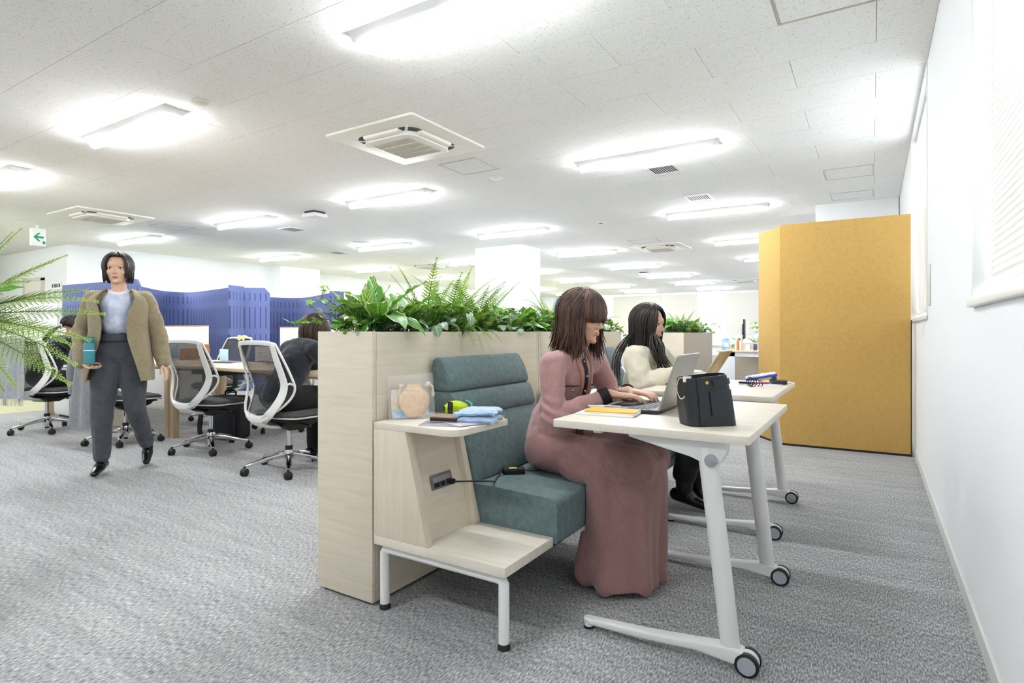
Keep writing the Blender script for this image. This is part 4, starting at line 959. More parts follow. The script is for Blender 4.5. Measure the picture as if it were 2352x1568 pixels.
def slump(u, v):
    a = 2*math.pi*u; r_ = (.17-.05*v)*(1+.10*math.sin(3*a+2*v)+.05*math.sin(7*a)); return (r_*math.cos(a), .7*r_*math.sin(a), .003+.27*v+.03*math.sin(2*a)*v)
mb = MB(); mb.grid(slump, 30, 10, thick=.004); mb.build('body', BEI, bb_, smooth=True, world=False, sharp=70)
MB().lathe([(.165, .003), (.16, .02)], n=20, M=Matrix.Scale(.7, 4, (0, 1, 0))).build('bottom', BEI, bb_, world=False)
MB().band(bez([(-.1, 0, .26), (-.08, -.05, .36), (.06, -.06, .37), (.1, 0, .27)], 6), (0, 1, 0), .03, .004).build('strap', BEI, bb_, world=False)
# ---- scarf over the left chair, coat over the hidden chair
SCARF = fabric('grey_wool', '#8f9196', '#b2b4b8', 260, 1, .5, .4)
sf = thing('scarf', 'light grey fringed scarf hung over the left office chair', 'scarf', (-7.05, 2.47, 0), R(24))
def scf(u, v, off=0):
    # v 0 top front -> over the top -> 1 bottom at the back
    x = -.24+.34*u+.012*math.sin(6*v+9*u); fold = .014*math.sin(u*15)*min(1, v*2)
    if v < .12: y, z = lerp(-.185, -.235, v/.12), lerp(.86, .934, v/.12)
    elif v < .2: y, z = lerp(-.235, -.305, (v-.12)/.08), .934-.02*((v-.16)/.04)**2*.3
    else: y, z = lerp(-.305, -.33, (v-.2)/.8), lerp(.928, .36, (v-.2)/.8)
    return (x, y-fold-.004*off, z)
mb = MB(); mb.grid(scf, 26, 40, thick=.007); mb.build('cloth', SCARF, sf, smooth=True, sharp=80, world=False)
fg_ = MB()
for k in range(44):
    u = k/43; p = Vector(scf(u, 1)); dx = random.Random(k).uniform(-.006, .006)
    fg_.tube([p, p+Vector((dx, -.002, -.03)), p+Vector((dx*1.8, .001, -.068))], [.0022, .0018, .0012], 4)
fg_.build('fringe', SCARF, sf, kind='stuff', world=False)
ct = thing('hanging_coat', 'grey wool coat hanging over the chair behind the walking woman', 'coat', (-5.74, 2.30, .17))
COATM = fabric('grey_coat_wool', '#6f7076', '#96979c', 300, 1, .4, .3)
def coat(u, v):
    a = lerp(-1.25, 1.25, u); w_ = lerp(.20, .27, v); x = -5.74+w_*math.sin(a)*1.02
    y = 2.325-.055*math.cos(a)-.035*v+.02*math.sin(u*17)*v; z = lerp(.945, .185, v)-.02*abs(math.sin(a))*(1-v)
    return (x, y, z)
mb = MB(); mb.grid(coat, 30, 24, thick=.008); mb.build('shell', COATM, ct, smooth=True, sharp=80)
for s_ in (-1, 1):
    MB().tube(bez([(-5.74+s_*.19, 2.31, .88), (-5.74+s_*.25, 2.29, .68), (-5.74+s_*.26, 2.30, .45)], 6), [.05]*5+[.048]*4+[.042]*4, 12).build('sleeve', COATM, ct, smooth=True)
MB().tube(bez([(-5.88, 2.34, .935), (-5.82, 2.28, .955), (-5.66, 2.28, .955), (-5.60, 2.34, .935)], 6), .022, 10).build('collar', COATM, ct, smooth=True)
# ================================================================ far right background: desks, screens, chairs
def far_desk(x0, x1, y0, y1, lb):
    t = thing('office_desk', lb, 'desk', ((x0+x1)/2, (y0+y1)/2, 0), 0, 'office desks')
    MB().box((x0, y0, .672), (x1, y1, .70)).build('desk_top', OAK, t, bevel=.002)
    for x in (x0+.02, x1-.3): MB().box((x, y0+.03, 0), (x+.26, y0+.06, .671)).build('leg_panel', plain('leg_grey', '#d9dde2', .5), t, bevel=.003)
    for x in (x0+.02, x1-.06): MB().box((x, y1-.08, 0), (x+.05, y1-.03, .671)).build('leg', plain('leg_grey', '#d9dde2', .5), t, bevel=.003)
    MB().box((x0+.05, y0+.03, .60), (x1-.05, y0+.06, .671)).build('apron', plain('leg_grey', '#d9dde2', .5), t)
far_desk(-2.15, -.7, 9.75, 10.45, 'oak topped desk with pale legs seen left of the yellow partition')
far_desk(-4.0, -2.55, 13.4, 14.1, 'oak topped desk farther away beyond the back planter')
far_desk(-4.4, -2.9, 9.6, 10.3, 'oak topped desk just behind the back planter')
put(CH, -2.95, 10.9, 190, 'white framed office chair beyond the back planter')
put(CHA, -1.05, 9.35, 20, 'black armed office chair cut off by the yellow partition')
pz = .7003
mon = thing('computer_monitor', 'black flat monitor on a pale arm seen edge on', 'monitor', (-1.80, 10.2, pz), R(98))
MB().box((-.27, -.008, .18), (.27, .012, .50)).build('display', BLACK, mon, world=False, bevel=.003)
MB().box((-.10, .012, .24), (.10, .035, .42)).build('rear_cover', DGREY, mon, world=False, bevel=.004)
MB().box((-.02, .035, .0), (.02, .06, .36)).build('arm_post', plain('arm_white', '#e4e6ee', .4), mon, world=False, bevel=.004)
MB().prism(rrect(-.09, -.05, .09, .12, .02, 3), 0, .012).build('foot', plain('arm_white', '#e4e6ee', .4), mon, world=False)
pack = thing('tissue_pack', 'blue and white printed pack standing on the far desk', 'pack', (-2.02, 9.83, pz), R(30))
MB().prism(rrect(-.055, -.03, .055, .03, .012, 3), 0, .19).build('pack_body', noisy('pack_blue', '#3f9fe0', '#d8ecf8', 16, .4, 0), pack, world=False, bevel=.006)
MB().box((-.035, -.0312, .05), (.035, -.0302, .12)).build('label_patch', plain('paper_white', '#efeeea', .7), pack, world=False)
for k, (dx, c_, h, lb) in enumerate(((0, '#ffffff', .17, 'white binder on the far desk'), (.035, '#e08a2c', .165, 'orange binder on the far desk'), (.07, '#f2f0ea', .15, 'cream binder on the far desk'))):
    obox('binder', lb, 'binder', (-1.86+dx, 9.86, pz), (.028, .16, h), 0, plain('bind'+c_, c_, .5))
obox('paper_cup', 'white cup on the far desk beside the binders', 'cup', (-1.68, 9.84, pz), (.07, .07, .09), 0, plain('paper_white', '#efeeea', .7), .01)
obox('pen_holder', 'dark blue pen holder on the far desk', 'pen holder', (-1.58, 9.86, pz), (.05, .05, .10), 0, plain('holder_blue', '#3e4a74', .5))
o = MB().lathe([(.0, 0), (.05, .01), (.06, .10), (.03, .17), (0, .18)], (-2.62, 10.55, .75), 14).build('orange_bag', plain('orange_red', '#d8542e', .6), None, smooth=True); o.location.z = -.75+.452; tag(o, 'orange red bag lying on the chair beyond the back planter', 'bag'); o.location = (-.33, .30, -.297)
obox('paper_tray', 'tray of papers on the desk just behind the back planter', 'tray', (-3.1, 9.95, pz), (.3, .22, .06), 10, plain('tray_tan', '#e0c7a2', .6))
# blue poster stand behind the white column
pb = thing('poster_stand', 'light blue poster stand right of the white column', 'poster', (-5.25, 10.6, 0), R(20))
MB().box((-.3, -.01, .3), (.3, .01, 1.62)).build('board', plain('poster_blue', '#9fd0f0', .6), pb, world=False, bevel=.004)
for k in range(3): MB().box((-.24, -.0112, 1.50-k*.035), (.02+.05*(k % 2), -.0102, 1.52-k*.035)).build('print_line', plain('poster_print', '#33425e', .6), pb, world=False)
MB().box((-.24, -.0112, 1.12), (-.08, -.0102, 1.38)).build('print_picture', plain('poster_print', '#33425e', .6), pb, world=False)
for s_ in (-.2, .2): MB().cyl((s_, .02, 0), (s_, .02, .9), .012, 8).build('leg', DGREY, pb, world=False, smooth=True)
MB().box((-.25, -.12, 0), (.25, .15, .015)).build('foot', DGREY, pb, world=False)
# ================================================================ plants
def leafmat(name, fn, rough=.4, trans=.25, tcol='#9ac43c'):
    m, nt, b = base(name, '#3f8a2f', rough); out = nt.nodes['Material Output']
    tc = node(nt, 'ShaderNodeTexCoord'); sp_ = node(nt, 'ShaderNodeSeparateXYZ'); nt.links.new(tc.outputs['UV'], sp_.inputs[0])
    au = mth(nt, 'ABSOLUTE', mth(nt, 'SUBTRACT', mth(nt, 'MULTIPLY', sp_.outputs[0], 2.0), 1.0)); vv = sp_.outputs[1]
    oi = node(nt, 'ShaderNodeObjectInfo')
    c_ = fn(nt, au, vv, tc, oi.outputs['Random']); nt.links.new(c_, b.inputs['Base Color'])
    t_ = node(nt, 'ShaderNodeBsdfTranslucent'); nt.links.new(mix(nt, .5, c_, srgb(tcol)), t_.inputs[0])
    mx = node(nt, 'ShaderNodeMixShader'); mx.inputs[0].default_value = trans
    nt.links.new(b.outputs[0], mx.inputs[1]); nt.links.new(t_.outputs[0], mx.inputs[2]); nt.links.new(mx.outputs[0], out.inputs[0]); return m
def rnd2(nt, r_, a, b_): return mix(nt, r_, srgb(a), srgb(b_))
def c_hosta(nt, au, vv, tc, r_):
    g_ = rnd2(nt, r_, '#2f7f24', '#4fa338')
    vein = mth(nt, 'SINE', mth(nt, 'MULTIPLY', mth(nt, 'SUBTRACT', au, mth(nt, 'MULTIPLY', vv, .25)), 38.0))
    g_ = mix(nt, mth(nt, 'MULTIPLY', mth(nt, 'GREATER_THAN', vein, .6), .45), g_, srgb('#8cc65a'))
    g_ = mix(nt, mth(nt, 'LESS_THAN', au, .05), g_, srgb('#b5d47a'))
    return mix(nt, mth(nt, 'GREATER_THAN', au, .86), g_, srgb('#e6e9bd'))
def c_cala(nt, au, vv, tc, r_):
    g_ = rnd2(nt, r_, '#4e8f35', '#6f9f35')
    s_ = mth(nt, 'SINE', mth(nt, 'MULTIPLY', mth(nt, 'SUBTRACT', vv, mth(nt, 'MULTIPLY', au, .28)), 46.0))
    g_ = mix(nt, mth(nt, 'GREATER_THAN', s_, .0), g_, srgb('#d6dc9a'))
    return mix(nt, mth(nt, 'LESS_THAN', au, .06), g_, srgb('#5f9a3c'))
def c_fit(nt, au, vv, tc, r_):
    vo = node(nt, 'ShaderNodeTexVoronoi', feature='DISTANCE_TO_EDGE', i_Scale=9.0); nt.links.new(tc.outputs['UV'], vo.inputs['Vector'])
    g_ = rnd2(nt, r_, '#3e6b4c', '#578a63')
    s_ = mth(nt, 'SINE', mth(nt, 'MULTIPLY', mth(nt, 'SUBTRACT', vv, mth(nt, 'MULTIPLY', au, .4)), 40.0))
    f_ = mth(nt, 'MAXIMUM', mth(nt, 'LESS_THAN', vo.outputs['Distance'], .035), mth(nt, 'GREATER_THAN', s_, .75))
    f_ = mth(nt, 'MAXIMUM', f_, mth(nt, 'LESS_THAN', au, .07)); return mix(nt, mth(nt, 'MULTIPLY', f_, .85), g_, srgb('#d7e6d2'))
def c_ivy(nt, au, vv, tc, r_):
    n_ = node(nt, 'ShaderNodeTexNoise', i_Scale=6.0); nt.links.new(tc.outputs['UV'], n_.inputs['Vector'])
    g_ = rnd2(nt, r_, '#2f8f3c', '#8fc545'); return mix(nt, mth(nt, 'GREATER_THAN', n_.outputs['Fac'], .56), g_, srgb('#b7d878'))
def c_fern(nt, au, vv, tc, r_): return mix(nt, vv, rnd2(nt, r_, '#3f7d22', '#6a9a30'), rnd2(nt, r_, '#7fae38', '#a5c452'))
def c_bfern(nt, au, vv, tc, r_): return mix(nt, vv, rnd2(nt, r_, '#5c9a30', '#86b340'), rnd2(nt, r_, '#a3c952', '#c9dc78'))
def c_grass(nt, au, vv, tc, r_): return mix(nt, vv, rnd2(nt, r_, '#3f8b35', '#5aa040'), srgb('#a9cf6a'))
def c_dark(nt, au, vv, tc, r_): return rnd2(nt, r_, '#2c5226', '#4a7d38')
LM = {k: leafmat('leaf_'+k, f) for k, f in (('hosta', c_hosta), ('calathea', c_cala), ('fittonia', c_fit), ('ivy', c_ivy), ('fern', c_fern), ('bigfern', c_bfern), ('grass', c_grass), ('dark', c_dark))}
STEM = plain('green_stem', '#5d6b2c', .6); STEMB = plain('brown_stem', '#6b4a2a', .7)
def leaf_mesh(name, L, W, prof, droop, fold, wave, mat_, nu=4, nv=9, wf=3.0, seed=0):
    mb = MB(); path = [(0, 0)]; a = 0; N_ = 24
    for k in range(N_):
        a = droop*(k+1)/N_; path.append((path[-1][0]+math.cos(a)*L/N_, path[-1][1]-math.sin(a)*L/N_))
    def f(u, v):
        i = min(N_-1, int(v*N_)); t = v*N_-i; y = lerp(path[i][0], path[i+1][0], t); z = lerp(path[i][1], path[i+1][1], t)
        q = 2*u-1; w_ = W*prof(v)/2; return (q*w_, y, z+fold*abs(q)*w_+wave*math.sin(wf*6.28*v+(1.5 if q > 0 else 0)+seed)*abs(q)**2)
    mb.grid(f, nu, nv); me = mb.mesh(name, smooth=True, sharp=180); me.materials.append(mat_); return me
P_ELL = lambda v: max(.03, math.sin(math.pi*min(1, v*.96+.03))**.75*(1.15-.35*v))
P_HEART = lambda v: max(.02, (math.sin(math.pi*min(1, (v*.9+.08)))**.6)*(1.2-.55*v))
P_LANCE = lambda v: max(.02, math.sin(math.pi*min(1, v*.93+.06))**.9)
def ivy_mesh(s, mat_):
    out_ = [(0, 0), (.35, -.12), (.62, .05), (.38, .25), (.55, .52), (.25, .5), (0, 1.0), (-.25, .5), (-.55, .52), (-.38, .25), (-.62, .05), (-.35, -.12)]
    mb = MB(); vs = [(0, .3*s, .03*s)] + [(x*s, y*s, -.10*s*(x*x+abs(y-.3))) for x, y in out_]
    n_ = len(out_); mb.add(vs, [(0, 1+k, 1+(k+1) % n_) for k in range(n_)])
    mb.uv[0] = (.5, .4)
    for k, (x, y) in enumerate(out_): mb.uv[1+k] = (.5+x*.7, (y+.12)/1.12)
    me = mb.mesh('leaf', smooth=True, sharp=180); me.materials.append(mat_); return me
def frond_mesh(L, W, n, droop, seed, bip=False, mat_=None):
    rr = random.Random(seed); mb = MB(); N_ = n; pts = [Vector((0, 0, 0))]; ds = L/N_; dirs = []
    for k in range(N_):
        a = droop*(k+1)/N_; d_ = Vector((.03*math.sin(k*.4+seed), math.cos(a), -math.sin(a))); dirs.append(d_.normalized()); pts.append(pts[-1]+d_*ds)
    mb.tube(pts[::3]+[pts[-1]], [lerp(.0022, .0006, i/(len(pts[::3]))) for i in range(len(pts[::3])+1)], 5, mi=1)
    for k in range(int(N_*.12), N_+1):
        v_ = k/N_; pl = W*math.sin(math.pi*min(1, .12+.9*v_))**.8*(1.05-.5*v_)/2
        if k >= N_: pl = W*.08
        d_ = dirs[min(k, N_-1)]
        for s_ in (-1, 1):
            ax = (Vector((s_, 0, 0))*.86+d_*.5+Vector((0, 0, -.12+rr.uniform(-.08, .08)))).normalized(); nrm = ax.cross(d_).normalized()
            b_ = len(mb.v)
            if not bip:
                wd = ds*.62; p0 = pts[k]; sd = d_*wd
                vs = [p0-sd*.35, p0+ax*pl*.5-sd*.5, p0+ax*pl, p0+ax*pl*.55+sd*.5, p0+sd*.45]
                mb.add(vs, [(0, 1, 2, 3, 4)]); 
                for q in range(5): mb.uv[b_+q] = (.5, v_)
            else:
                m_ = max(2, int(pl/.0075)); wd = .0062
                for j in range(m_+1):
                    pp = pts[k]+ax*pl*j/max(1, m_); ll = .011*(1-.7*j/m_)
                    for s3 in (-1, 1):
                        e = (d_*s3*.9+ax*.6).normalized(); b_ = len(mb.v)
                        mb.add([pp, pp+e*ll*.5+ax*wd*.45, pp+e*ll, pp+e*ll*.5-ax*wd*.35], [(0, 1, 2, 3)])
                        for q in range(4): mb.uv[b_+q] = (.5, min(1, v_*.6+.4*j/m_))
                mb.tube([pts[k], pts[k]+ax*pl], [.0009, .0005], 4, mi=1)
    me = mb.mesh('frond'); me.materials.append(mat_ or LM['fern']); me.materials.append(STEM); return me
rp = random.Random(11)
HOS = [leaf_mesh('leaf', .205, .092, P_ELL, d_, .25, .008, LM['hosta'], seed=i) for i, d_ in enumerate((.5, .9, 1.4, 1.9))]
CAL = [leaf_mesh('leaf', .17, .075, P_ELL, d_, .15, .004, LM['calathea'], seed=i) for i, d_ in enumerate((.3, .7, 1.1))]
FIT = [leaf_mesh('leaf', .06, .048, P_HEART, d_, .12, .001, LM['fittonia'], nv=7, seed=i) for i, d_ in enumerate((.5, 1.0))]
IVY = [ivy_mesh(s_, LM['ivy']) for s_ in (.030, .038, .024)]
FRN = [frond_mesh(.27, .095, 24, d_, i) for i, d_ in enumerate((.5, .9, 1.3))]
BFR = [frond_mesh(.40, .125, 26, d_, i+5, True, LM['bigfern']) for i, d_ in enumerate((.35, .8, 1.3))]
def place_leaf(par, me, pos, az, el, roll=0, s=1.0, name='leaf'):
    # leaf along +Y rotated: elevation el above horizon, azimuth az (0 = +Y, positive toward -X)
    o = link(name, me, par); o.location = pos
    o.rotation_euler = (Matrix.Rotation(az, 3, 'Z') @ Matrix.Rotation(el, 3, 'X') @ Matrix.Rotation(roll, 3, 'Y')).to_euler(); o.scale = (s, s, s); return o
def leafy(kind, label, x, y, z, n, meshes, el=(20, 80), s=(.8, 1.15), azr=(0, 360), rise=.03, name='leaf', seed=0, stem=True):
    r_ = random.Random(seed*7+3); t = thing(kind, label, 'plant', (x, y, z), 0, 'plants in the planters')
    st = MB()
    for k in range(n):
        az = R(lerp(*azr, (k+r_.uniform(.15, .85))/n)); e = R(r_.uniform(*el)); h = r_.uniform(.4, 1)*rise; d_ = r_.uniform(.005, .025)
        p = Vector((-math.sin(az)*d_, math.cos(az)*d_, h)); place_leaf(t, r_.choice(meshes), p, az, e, r_.uniform(-.35, .35), r_.uniform(*s), name)
        if stem: st.tube([(p.x*.2, p.y*.2, -.035), p], [.0022, .0016], 5)
    if stem: st.build('stems', STEM, t, world=False, smooth=True)
    return t
def fittonia(label, x, y, z, n, seed):
    r_ = random.Random(seed); t = thing('fittonia', label, 'plant', (x, y, z), 0, 'plants in the planters'); st = MB()
    for k in range(n):
        az = R(360*k/n+r_.uniform(-20, 20)); d_ = r_.uniform(.02, .075); h = r_.uniform(.015, .085)
        p = Vector((-math.sin(az)*d_, math.cos(az)*d_, h)); st.tube(bez([(0, 0, -.035), p*.6+Vector((0, 0, .02)), p], 3), .0013, 5)
        place_leaf(t, r_.choice(FIT), p, az, R(r_.uniform(-35, 25)), r_.uniform(-.5, .5), r_.uniform(.8, 1.15))
    st.build('stems', STEM, t, world=False, smooth=True)
def ivy(label, x, y, z, vines, seed):
    r_ = random.Random(seed); t = thing('ivy', label, 'plant', (x, y, z), 0, 'plants in the planters'); st = MB()
    for pts in vines:
        C_ = bez(pts, 6); st.tube([(0, 0, -.035)]+C_, .0013, 5)
        n_ = len(C_)
        for k in range(2, n_, 2 if n_ > 14 else 1):
            az = R(r_.uniform(0, 360)); place_leaf(t, r_.choice(IVY), C_[k]+Vector((0, 0, .004)), az, R(r_.uniform(-30, 45)), r_.uniform(-.6, .6), r_.uniform(.75, 1.2))
    st.build('vines', STEMB, t, world=False, smooth=True)
def randvine(r_, L=.14, up=.05):
    a = r_.uniform(0, 6.28); b_ = a+r_.uniform(-.8, .8); h = r_.uniform(.3, 1)*up
    return [(.01*math.cos(a), .01*math.sin(a), 0), (L*.4*math.cos(a)*.6, L*.5*math.sin(a), h+.02), (L*.7*math.cos(b_)*.6, L*.8*math.sin(b_), h*1.2), (L*math.cos(b_)*.6, L*1.1*math.sin(b_), h*.6-.01)]
def grass(label, x, y, z, n, L, seed, dirs=None, spread=.5):
    r_ = random.Random(seed); t = thing('grass_tuft', label, 'plant', (x, y, z), 0, 'plants in the planters'); mb = MB()
    for k in range(n):
        a = r_.uniform(0, 6.28); dx, dy = math.cos(a)*r_.uniform(.1, spread), math.sin(a)*r_.uniform(.1, spread); l_ = L*r_.uniform(.6, 1.05)
        if dirs: dx, dy = dirs[0]+r_.uniform(-.25, .25), dirs[1]+r_.uniform(-.3, .3)
        b_ = len(mb.v); p = [Vector((.02*math.cos(a), .02*math.sin(a), -.035))]
        arch = dirs[2] if dirs else r_.uniform(.1, .5)
        for q in range(1, 6):
            s_ = q/5; p.append(Vector((dx*l_*s_+.02*math.cos(a), dy*l_*s_+.02*math.sin(a), l_*(s_*.95-arch*s_*s_)-.035)))
        wd = Vector((-dy, dx, 0)); wd = wd.normalized() if wd.length > 1e-4 else Vector((1, 0, 0))
        for q, pp in enumerate(p):
            w_ = .0042*(1-.9*q/5); mb.v += [pp+wd*w_, pp-wd*w_]; mb.uv[b_+2*q] = (.3, q/5); mb.uv[b_+2*q+1] = (.7, q/5)
        for q in range(5): mb.f.append([b_+2*q, b_+2*q+1, b_+2*q+3, b_+2*q+2]); mb.mi.append(0)
    o = mb.build('blades', LM['grass'], t, smooth=True, world=False, sharp=180, kind='stuff')
def filler(label, x0, x1, y0, y1, z, n, seed, hmax=.09):
    r_ = random.Random(seed); mb = MB()
    for k in range(n):
        c_ = Vector((r_.uniform(x0, x1), r_.uniform(y0, y1), z+r_.uniform(0, 1)**1.5*hmax)); a = r_.uniform(0, 6.28); L = r_.uniform(.025, .06)
        d_ = Vector((math.cos(a), math.sin(a), r_.uniform(-.3, .8))).normalized(); sd = d_.cross(Vector((0, 0, 1))).normalized()*L*.28; b_ = len(mb.v)
        mb.add([c_, c_+d_*L*.5+sd, c_+d_*L, c_+d_*L*.5-sd], [(0, 1, 2, 3)])
        for q, uv in enumerate(((.5, 0), (1, .5), (.5, 1), (0, .5))): mb.uv[b_+q] = uv
        mb.tube([(c_.x, c_.y, z-.03), c_], [.0009, .0007], 3, caps=False)
    o = mb.build('ground_foliage', LM['dark'], None); o['kind'] = 'stuff'; tag(o, label, 'foliage')
PZ = .985
# -- planter by the sofas
filler('dark small leaves low in the long planter by the sofas', -1.80, -1.575, 1.55, 3.93, PZ, 2400, 2, .13)
ivy('ivy trailing out over the left end of the near planter', -1.74, 1.57, PZ, [[(0, 0, 0), (-.05, -.04, .06), (-.10, -.07, .055), (-.15, -.10, .045), (-.19, -.115, .05)], [(0, 0, 0), (-.04, -.03, .09), (-.075, -.05, .14), (-.07, -.045, .185)], [(0, .01, 0), (-.05, -.01, .07), (-.11, -.05, .10), (-.14, -.07, .125)], [(0, 0, 0), (.0, -.03, .05), (.03, -.05, .02), (.06, -.05, 0)], [(0, 0, 0), (-.03, .0, .06), (-.04, .04, .05)]], 4)
ivy('small dark ivy beside the striped leaves at the planter end', -1.68, 1.58, PZ, [randvine(random.Random(k), .12, .06) for k in range(5)], 41)
leafy('calathea', 'yellow green striped broad leaves rising at the near planter end', -1.735, 1.66, PZ, 7, CAL, (35, 80), (.9, 1.2), (-60, 250), .07, seed=3)
t = thing('hosta', 'large wavy hosta with cream leaf edges at the near planter end', 'plant', (-1.66, 1.67, PZ), 0, 'plants in the planters')
st = MB()
for az, e, m_, s_, h in ((150, 38, 0, .95, .06), (190, 12, 2, .85, .05), (250, 30, 2, .95, .06), (220, 42, 1, 1.05, .06), (95, 58, 1, 1.05, .07), (305, 55, 0, 1.1, .07), (20, 55, 1, 1.0, .05), (330, 22, 2, .95, .05), (60, 72, 0, .95, .08), (280, 25, 2, 1.0, .05)):
    p = Vector((-math.sin(R(az))*.02, math.cos(R(az))*.02, h)); place_leaf(t, HOS[m_], p, R(az), R(e), .15, s_); st.tube([(0, 0, -.035), p], .0025, 5)
st.build('stems', STEM, t, world=False, smooth=True)
leafy('hosta', 'bright green hosta behind the veined round leaves', -1.71, 1.86, PZ, 8, HOS, (25, 75), (.8, 1.05), seed=9, rise=.06)
fittonia('white veined round leaves in front of the bright hosta', -1.60, 1.76, PZ, 9, 1)
fittonia('white veined round leaves left of the hanging grass', -1.595, 1.93, PZ, 10, 2)
fittonia('white veined round leaves hanging over the planter edge', -1.545, 2.06, PZ-.02+.035, 6, 31)
grass('long grass blades hanging down over the planter front', -1.575, 2.06, PZ+.02, 26, .30, 5, (.38, .10, 1.15))
grass('upright light grass left of the ferns', -1.70, 1.97, PZ, 30, .24, 6)
ivy('light green ivy in front of the ferns', -1.60, 2.13, PZ, [randvine(random.Random(k+20), .16, .11) for k in range(7)], 21)
for k, (x, y, lb, n_) in enumerate(((-1.74, 2.05, 'tall fern at the left of the fern group', 9), (-1.72, 2.20, 'tall fern in the middle of the fern group', 11), (-1.68, 2.36, 'fern at the right of the fern group before the white column', 11))):
    leafy('fern', lb, x, y, PZ, n_+4, FRN, (40, 86), (1.0, 1.3), name='frond', seed=20+k, rise=.02, stem=False)
leafy('fern', 'short fern drooping low between the veined leaves', -1.60, 2.27, PZ, 7, FRN, (-5, 45), (.5, .7), name='frond', seed=29, rise=.03, stem=False)
fittonia('white veined leaves below the right fern', -1.59, 2.42, PZ, 10, 3)
fittonia('white veined leaves near the planter joint', -1.59, 2.57, PZ, 9, 4)
leafy('calathea', 'pale striped leaf group beside the right fern', -1.70, 2.48, PZ, 5, CAL, (40, 80), (.7, .9), seed=33, rise=.05)
grass('upright grass in front of the white column', -1.70, 2.58, PZ, 22, .27, 8, None, .3)
leafy('hosta', 'pale hosta leaf curling at the planter joint', -1.65, 2.66, PZ, 7, HOS, (10, 60), (.75, 1.0), seed=12, rise=.05)
leafy('hosta', 'dark green upright hosta right of the planter joint', -1.69, 2.90, PZ, 7, HOS, (30, 80), (.75, .95), seed=13, rise=.05)
ivy('yellow green ivy at the planter joint', -1.60, 2.80, PZ, [randvine(random.Random(k+40), .15, .09) for k in range(8)], 22)
ivy('yellow green ivy behind the woman in pink', -1.60, 3.06, PZ, [randvine(random.Random(k+60), .15, .08) for k in range(8)], 23)
grass('thin upright grass behind the dark hosta', -1.74, 2.82, PZ, 22, .24, 9)
leafy('fern', 'tall fern just left of the head of the woman in pink', -1.68, 3.18, PZ, 10, FRN, (50, 86), (.95, 1.15), name='frond', seed=24, rise=.02, stem=False)
leafy('hosta', 'hosta hidden behind the head of the woman in pink', -1.68, 3.42, PZ, 7, HOS, (30, 75), (.8, 1.0), seed=14, rise=.05)
leafy('fern', 'fern with pointed fronds right of the head of the woman in pink', -1.66, 3.70, PZ, 9, FRN, (25, 70), (.7, .9), name='frond', seed=25, rise=.02, stem=False)
ivy('ivy hanging at the far end of the long planter', -1.60, 3.82, PZ, [randvine(random.Random(k+80), .16, .06) for k in range(7)]+[[(0, 0, 0), (.06, .08, .05), (.09, .13, -.02), (.10, .15, -.10)]], 24)
# -- planter farther back
filler('dark small leaves low in the back planter', -1.80, -1.575, 5.63, 6.75, .972, 1100, 5, .12)
leafy('hosta', 'dark pointed leaves beside the head of the woman in the cream sweater', -1.72, 5.72, .972, 8, HOS, (45, 82), (.9, 1.15), seed=15, rise=.05)
leafy('fern', 'feathery light fern in the middle of the back planter', -1.69, 6.0, .972, 12, FRN, (35, 86), (.85, 1.1), name='frond', seed=26, rise=.02, stem=False)
grass('fine grass in the back planter', -1.70, 6.2, .972, 36, .30, 10)
leafy('calathea', 'yellow green broad leaf at the right of the back planter', -1.66, 6.42, .972, 6, CAL, (40, 80), (.9, 1.1), seed=16, rise=.06)
ivy('green ivy along the front of the back planter', -1.60, 6.05, .972, [randvine(random.Random(k+100), .2, .10) for k in range(9)], 25)
ivy('ivy trailing off the far end of the back planter', -1.62, 6.62, .972, [randvine(random.Random(k+120), .2, .08) for k in range(6)]+[[(0, 0, 0), (.08, .12, .10), (.12, .28, .10), (.13, .40, .02)]], 26)
# -- large fern at the left edge
filler('dark small leaves low in the planter at the left edge', -2.80, -2.57, .2, .66, PZ, 160, 6)
t = thing('large_fern', 'large bright green fern reaching in from the left edge', 'plant', (-2.63, .665, PZ), 0, 'plants in the planters')
# directions given as image-plane angle (deg, 0 = right) and depth tilt
for ang, tilt, m_, s_ in ((62, -.1, 0, .92), (48, .25, 0, .95), (36, -.2, 0, 1.0), (30, .2, 1, 1.02), (22, 0, 0, 1.05), (12, .3, 0, 1.05), (6, -.2, 1, 1.0), (-2, .1, 0, 1.02), (-6, .0, 1, .98), (-28, .15, 0, 1.0), (-30, -.35, 1, .8), (-52, -.1, 1, .72), (80, .2, 0, .85), (42, -.5, 1, .9)):
    rt = Vector((CY, SY, 0)); fw = Vector((-SY, CY, 0)); d_ = (rt*math.cos(R(ang))+Vector((0, 0, 1))*math.sin(R(ang))*1.0+fw*tilt).normalized()
    up = Vector((0, 0, 1)) if ang < 70 else -rt; nz = (up-fw*.75); nz = (nz-d_*nz.dot(d_)).normalized(); xs = d_.cross(nz).normalized()
    o = link('frond', BFR[m_], t); o.matrix_basis = Matrix.Translation((0, 0, .06)) @ Matrix((xs, d_, nz)).transposed().to_4x4() @ Matrix.Diagonal((s_, s_, s_, 1))
p0 = Vector((.02, -.05, .10)); place_leaf(t, leaf_mesh('leaf', .24, .11, P_ELL, .35, .12, .004, LM['hosta']), p0, R(-58), R(22), .5, 1.15)
MB().tube([(0, 0, -.035), (0, 0, .06)], .008, 8).build('crown', STEM, t, world=False, smooth=True)
